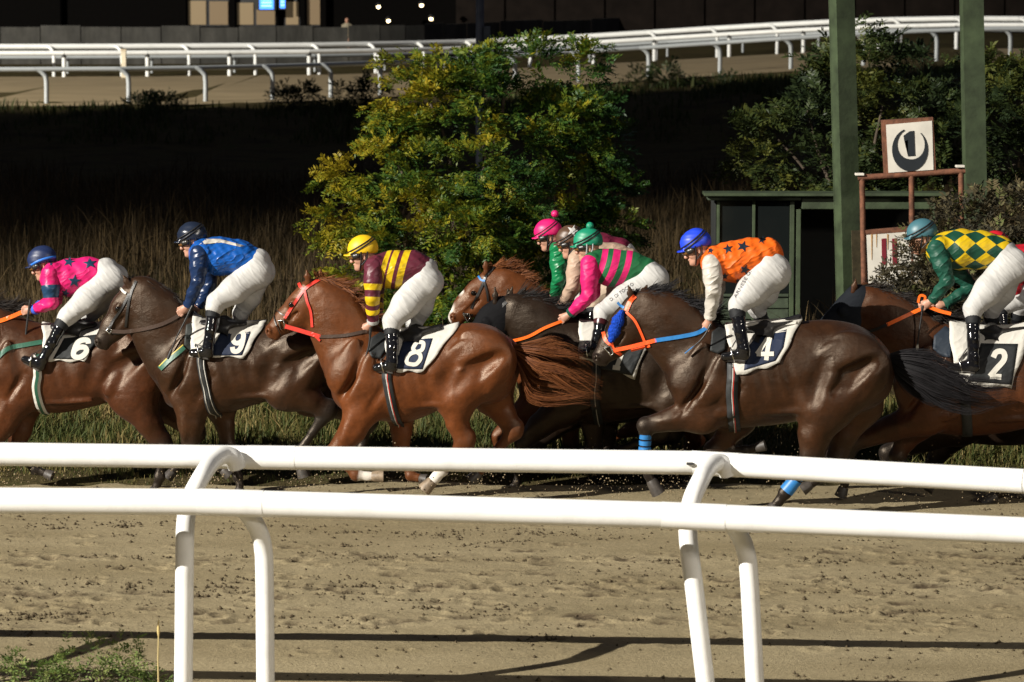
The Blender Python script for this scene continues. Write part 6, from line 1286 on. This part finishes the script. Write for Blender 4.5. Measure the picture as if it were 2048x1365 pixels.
jockey("jockey in emerald sleeves and pink bobble cap, farthest of three", fF, dict(head=(1097, 473, 16), hscale=.95, torso=[(1134, 500, 28), (1164, 500, 33), (1200, 498, 30), (1240, 502, 26)], arm=[(1117, 500, 19), (1118, 556, 16), (1110, 588, 11)], hand=(1102, 598), waist=(1246, 508, 26), seat=(1252, 526, 29),
    leg=[(1240, 540, 29), (1160, 590, 19)], boot=[(1150, 602, 13), (1142, 640, 11), (1136, 668, 10), (1110, 680, 7), (1136, 682, 9)], fleg=[(1244, 545, 27), (1176, 596, 17)], fboot=[(1172, 610, 13), (1166, 645, 11), (1160, 670, 10), (1136, 680, 7), (1160, 682, 9)],
    jacket=S_MARJ, sleeve=S_GREENJ, cap=C_PINK, pom=(1110, 428)), 38)
jockey("jockey in red with red cap, mostly hidden behind the diamond silks at the right edge", fJ, dict(head=(1990, 499, 14), torso=[(2024, 522, 31), (2055, 526, 36), (2090, 522, 33), (2125, 524, 28)], arm=[(2014, 522, 19), (2030, 580, 16), (2004, 604, 11)], hand=(1990, 612), waist=(2132, 530, 28), seat=(2140, 550, 32),
    leg=[(2128, 562, 31), (2020, 606, 19)], boot=[(2000, 615, 13), (2006, 660, 11), (2008, 690, 10), (1985, 700, 7), (2008, 704, 9)], fleg=[(2134, 566, 28), (2040, 612, 17)], fboot=[(2036, 626, 13), (2030, 660, 11), (2026, 690, 10), (2002, 700, 7), (2026, 704, 9)],
    jacket=S_REDJ, sleeve=S_REDJ, cap=C_RED), 39)

whip("black riding whip hanging from the pink jockey's hand beside horse number 6", fA, [(60, 606), (55, 640), (49, 690), (40, 738)], 2.6)
whip("thin black whip held by the blue jockey on horse number 9", fB, [(382, 618), (366, 650), (352, 678), (343, 700)], 2.0, None, -.25)
whip("short black whip below the maroon jockey's hand on horse number 8", fC, [(741, 660), (738, 690), (730, 720), (722, 752)], 2.2, None, -.24)
whip("dark whip with blue tip held by the orange jockey on horse number 4", fD, [(1420, 652), (1410, 670), (1398, 684), (1386, 694)], 2.0, None, -.27, M_BLUE)
whip("black whip with pale tip hanging from the diamond jockey's hand on horse number 2", fE, [(1845, 616), (1842, 640), (1838, 665), (1835, 690)], 2.0, None, -.20, plain("pale_flap", (.4, .38, .32), .7))

# small figure standing in the dark building
YP = 122.0; base = at(694, 60, YP); root = empty("person", (float(base[0]), YP, .7)); tag(root, "person standing by the dark building left of the warm lamps", "person"); f = Field((-.45, -.4, 0), (.45, .4, 1.85), .016)
f.chain([(0, 0, 1.0, .15, .12), (0, 0, 1.25, .14, .11), (0, 0, 1.42, .15, .10)], .06); f.ell((0, -.01, 1.66), (.085, .115, .10), 0, .03); f.chain([(0, 0, 1.42, .06, .06), (0, 0, 1.58, .055, .055)], .03)
for s_ in (-1, 1): f.chain([(s_ * .17, 0, 1.42, .06, .06), (s_ * .24, -.02, 1.15, .05, .05), (s_ * .16, -.16, 1.0, .04, .04), (s_ * .1, -.22, 1.02, .035, .03)], .03); f.chain([(s_ * .09, 0, .95, .1, .09), (s_ * .1, 0, .5, .07, .07), (s_ * .1, .02, .1, .05, .05), (s_ * .11, -.12, .04, .04, .04)], .03)
V, F = f.mesh(); V[:, 2] -= 0; link("body", npmesh("body", V, F), M_SKIN, root)
f = Field((-.45, -.4, .85), (.45, .4, 1.6), .016); f.chain([(0, 0, .98, .17, .14), (0, 0, 1.25, .16, .13), (0, 0, 1.42, .165, .115)], .06)
for s_ in (-1, 1): f.chain([(s_ * .17, 0, 1.42, .075, .075), (s_ * .22, -.01, 1.26, .068, .068)], .03)
V, F = f.mesh(); link("shirt", npmesh("shirt", V, F), cloth_mat("dim_shirt", (.28, .24, .17), .7, .3), root)
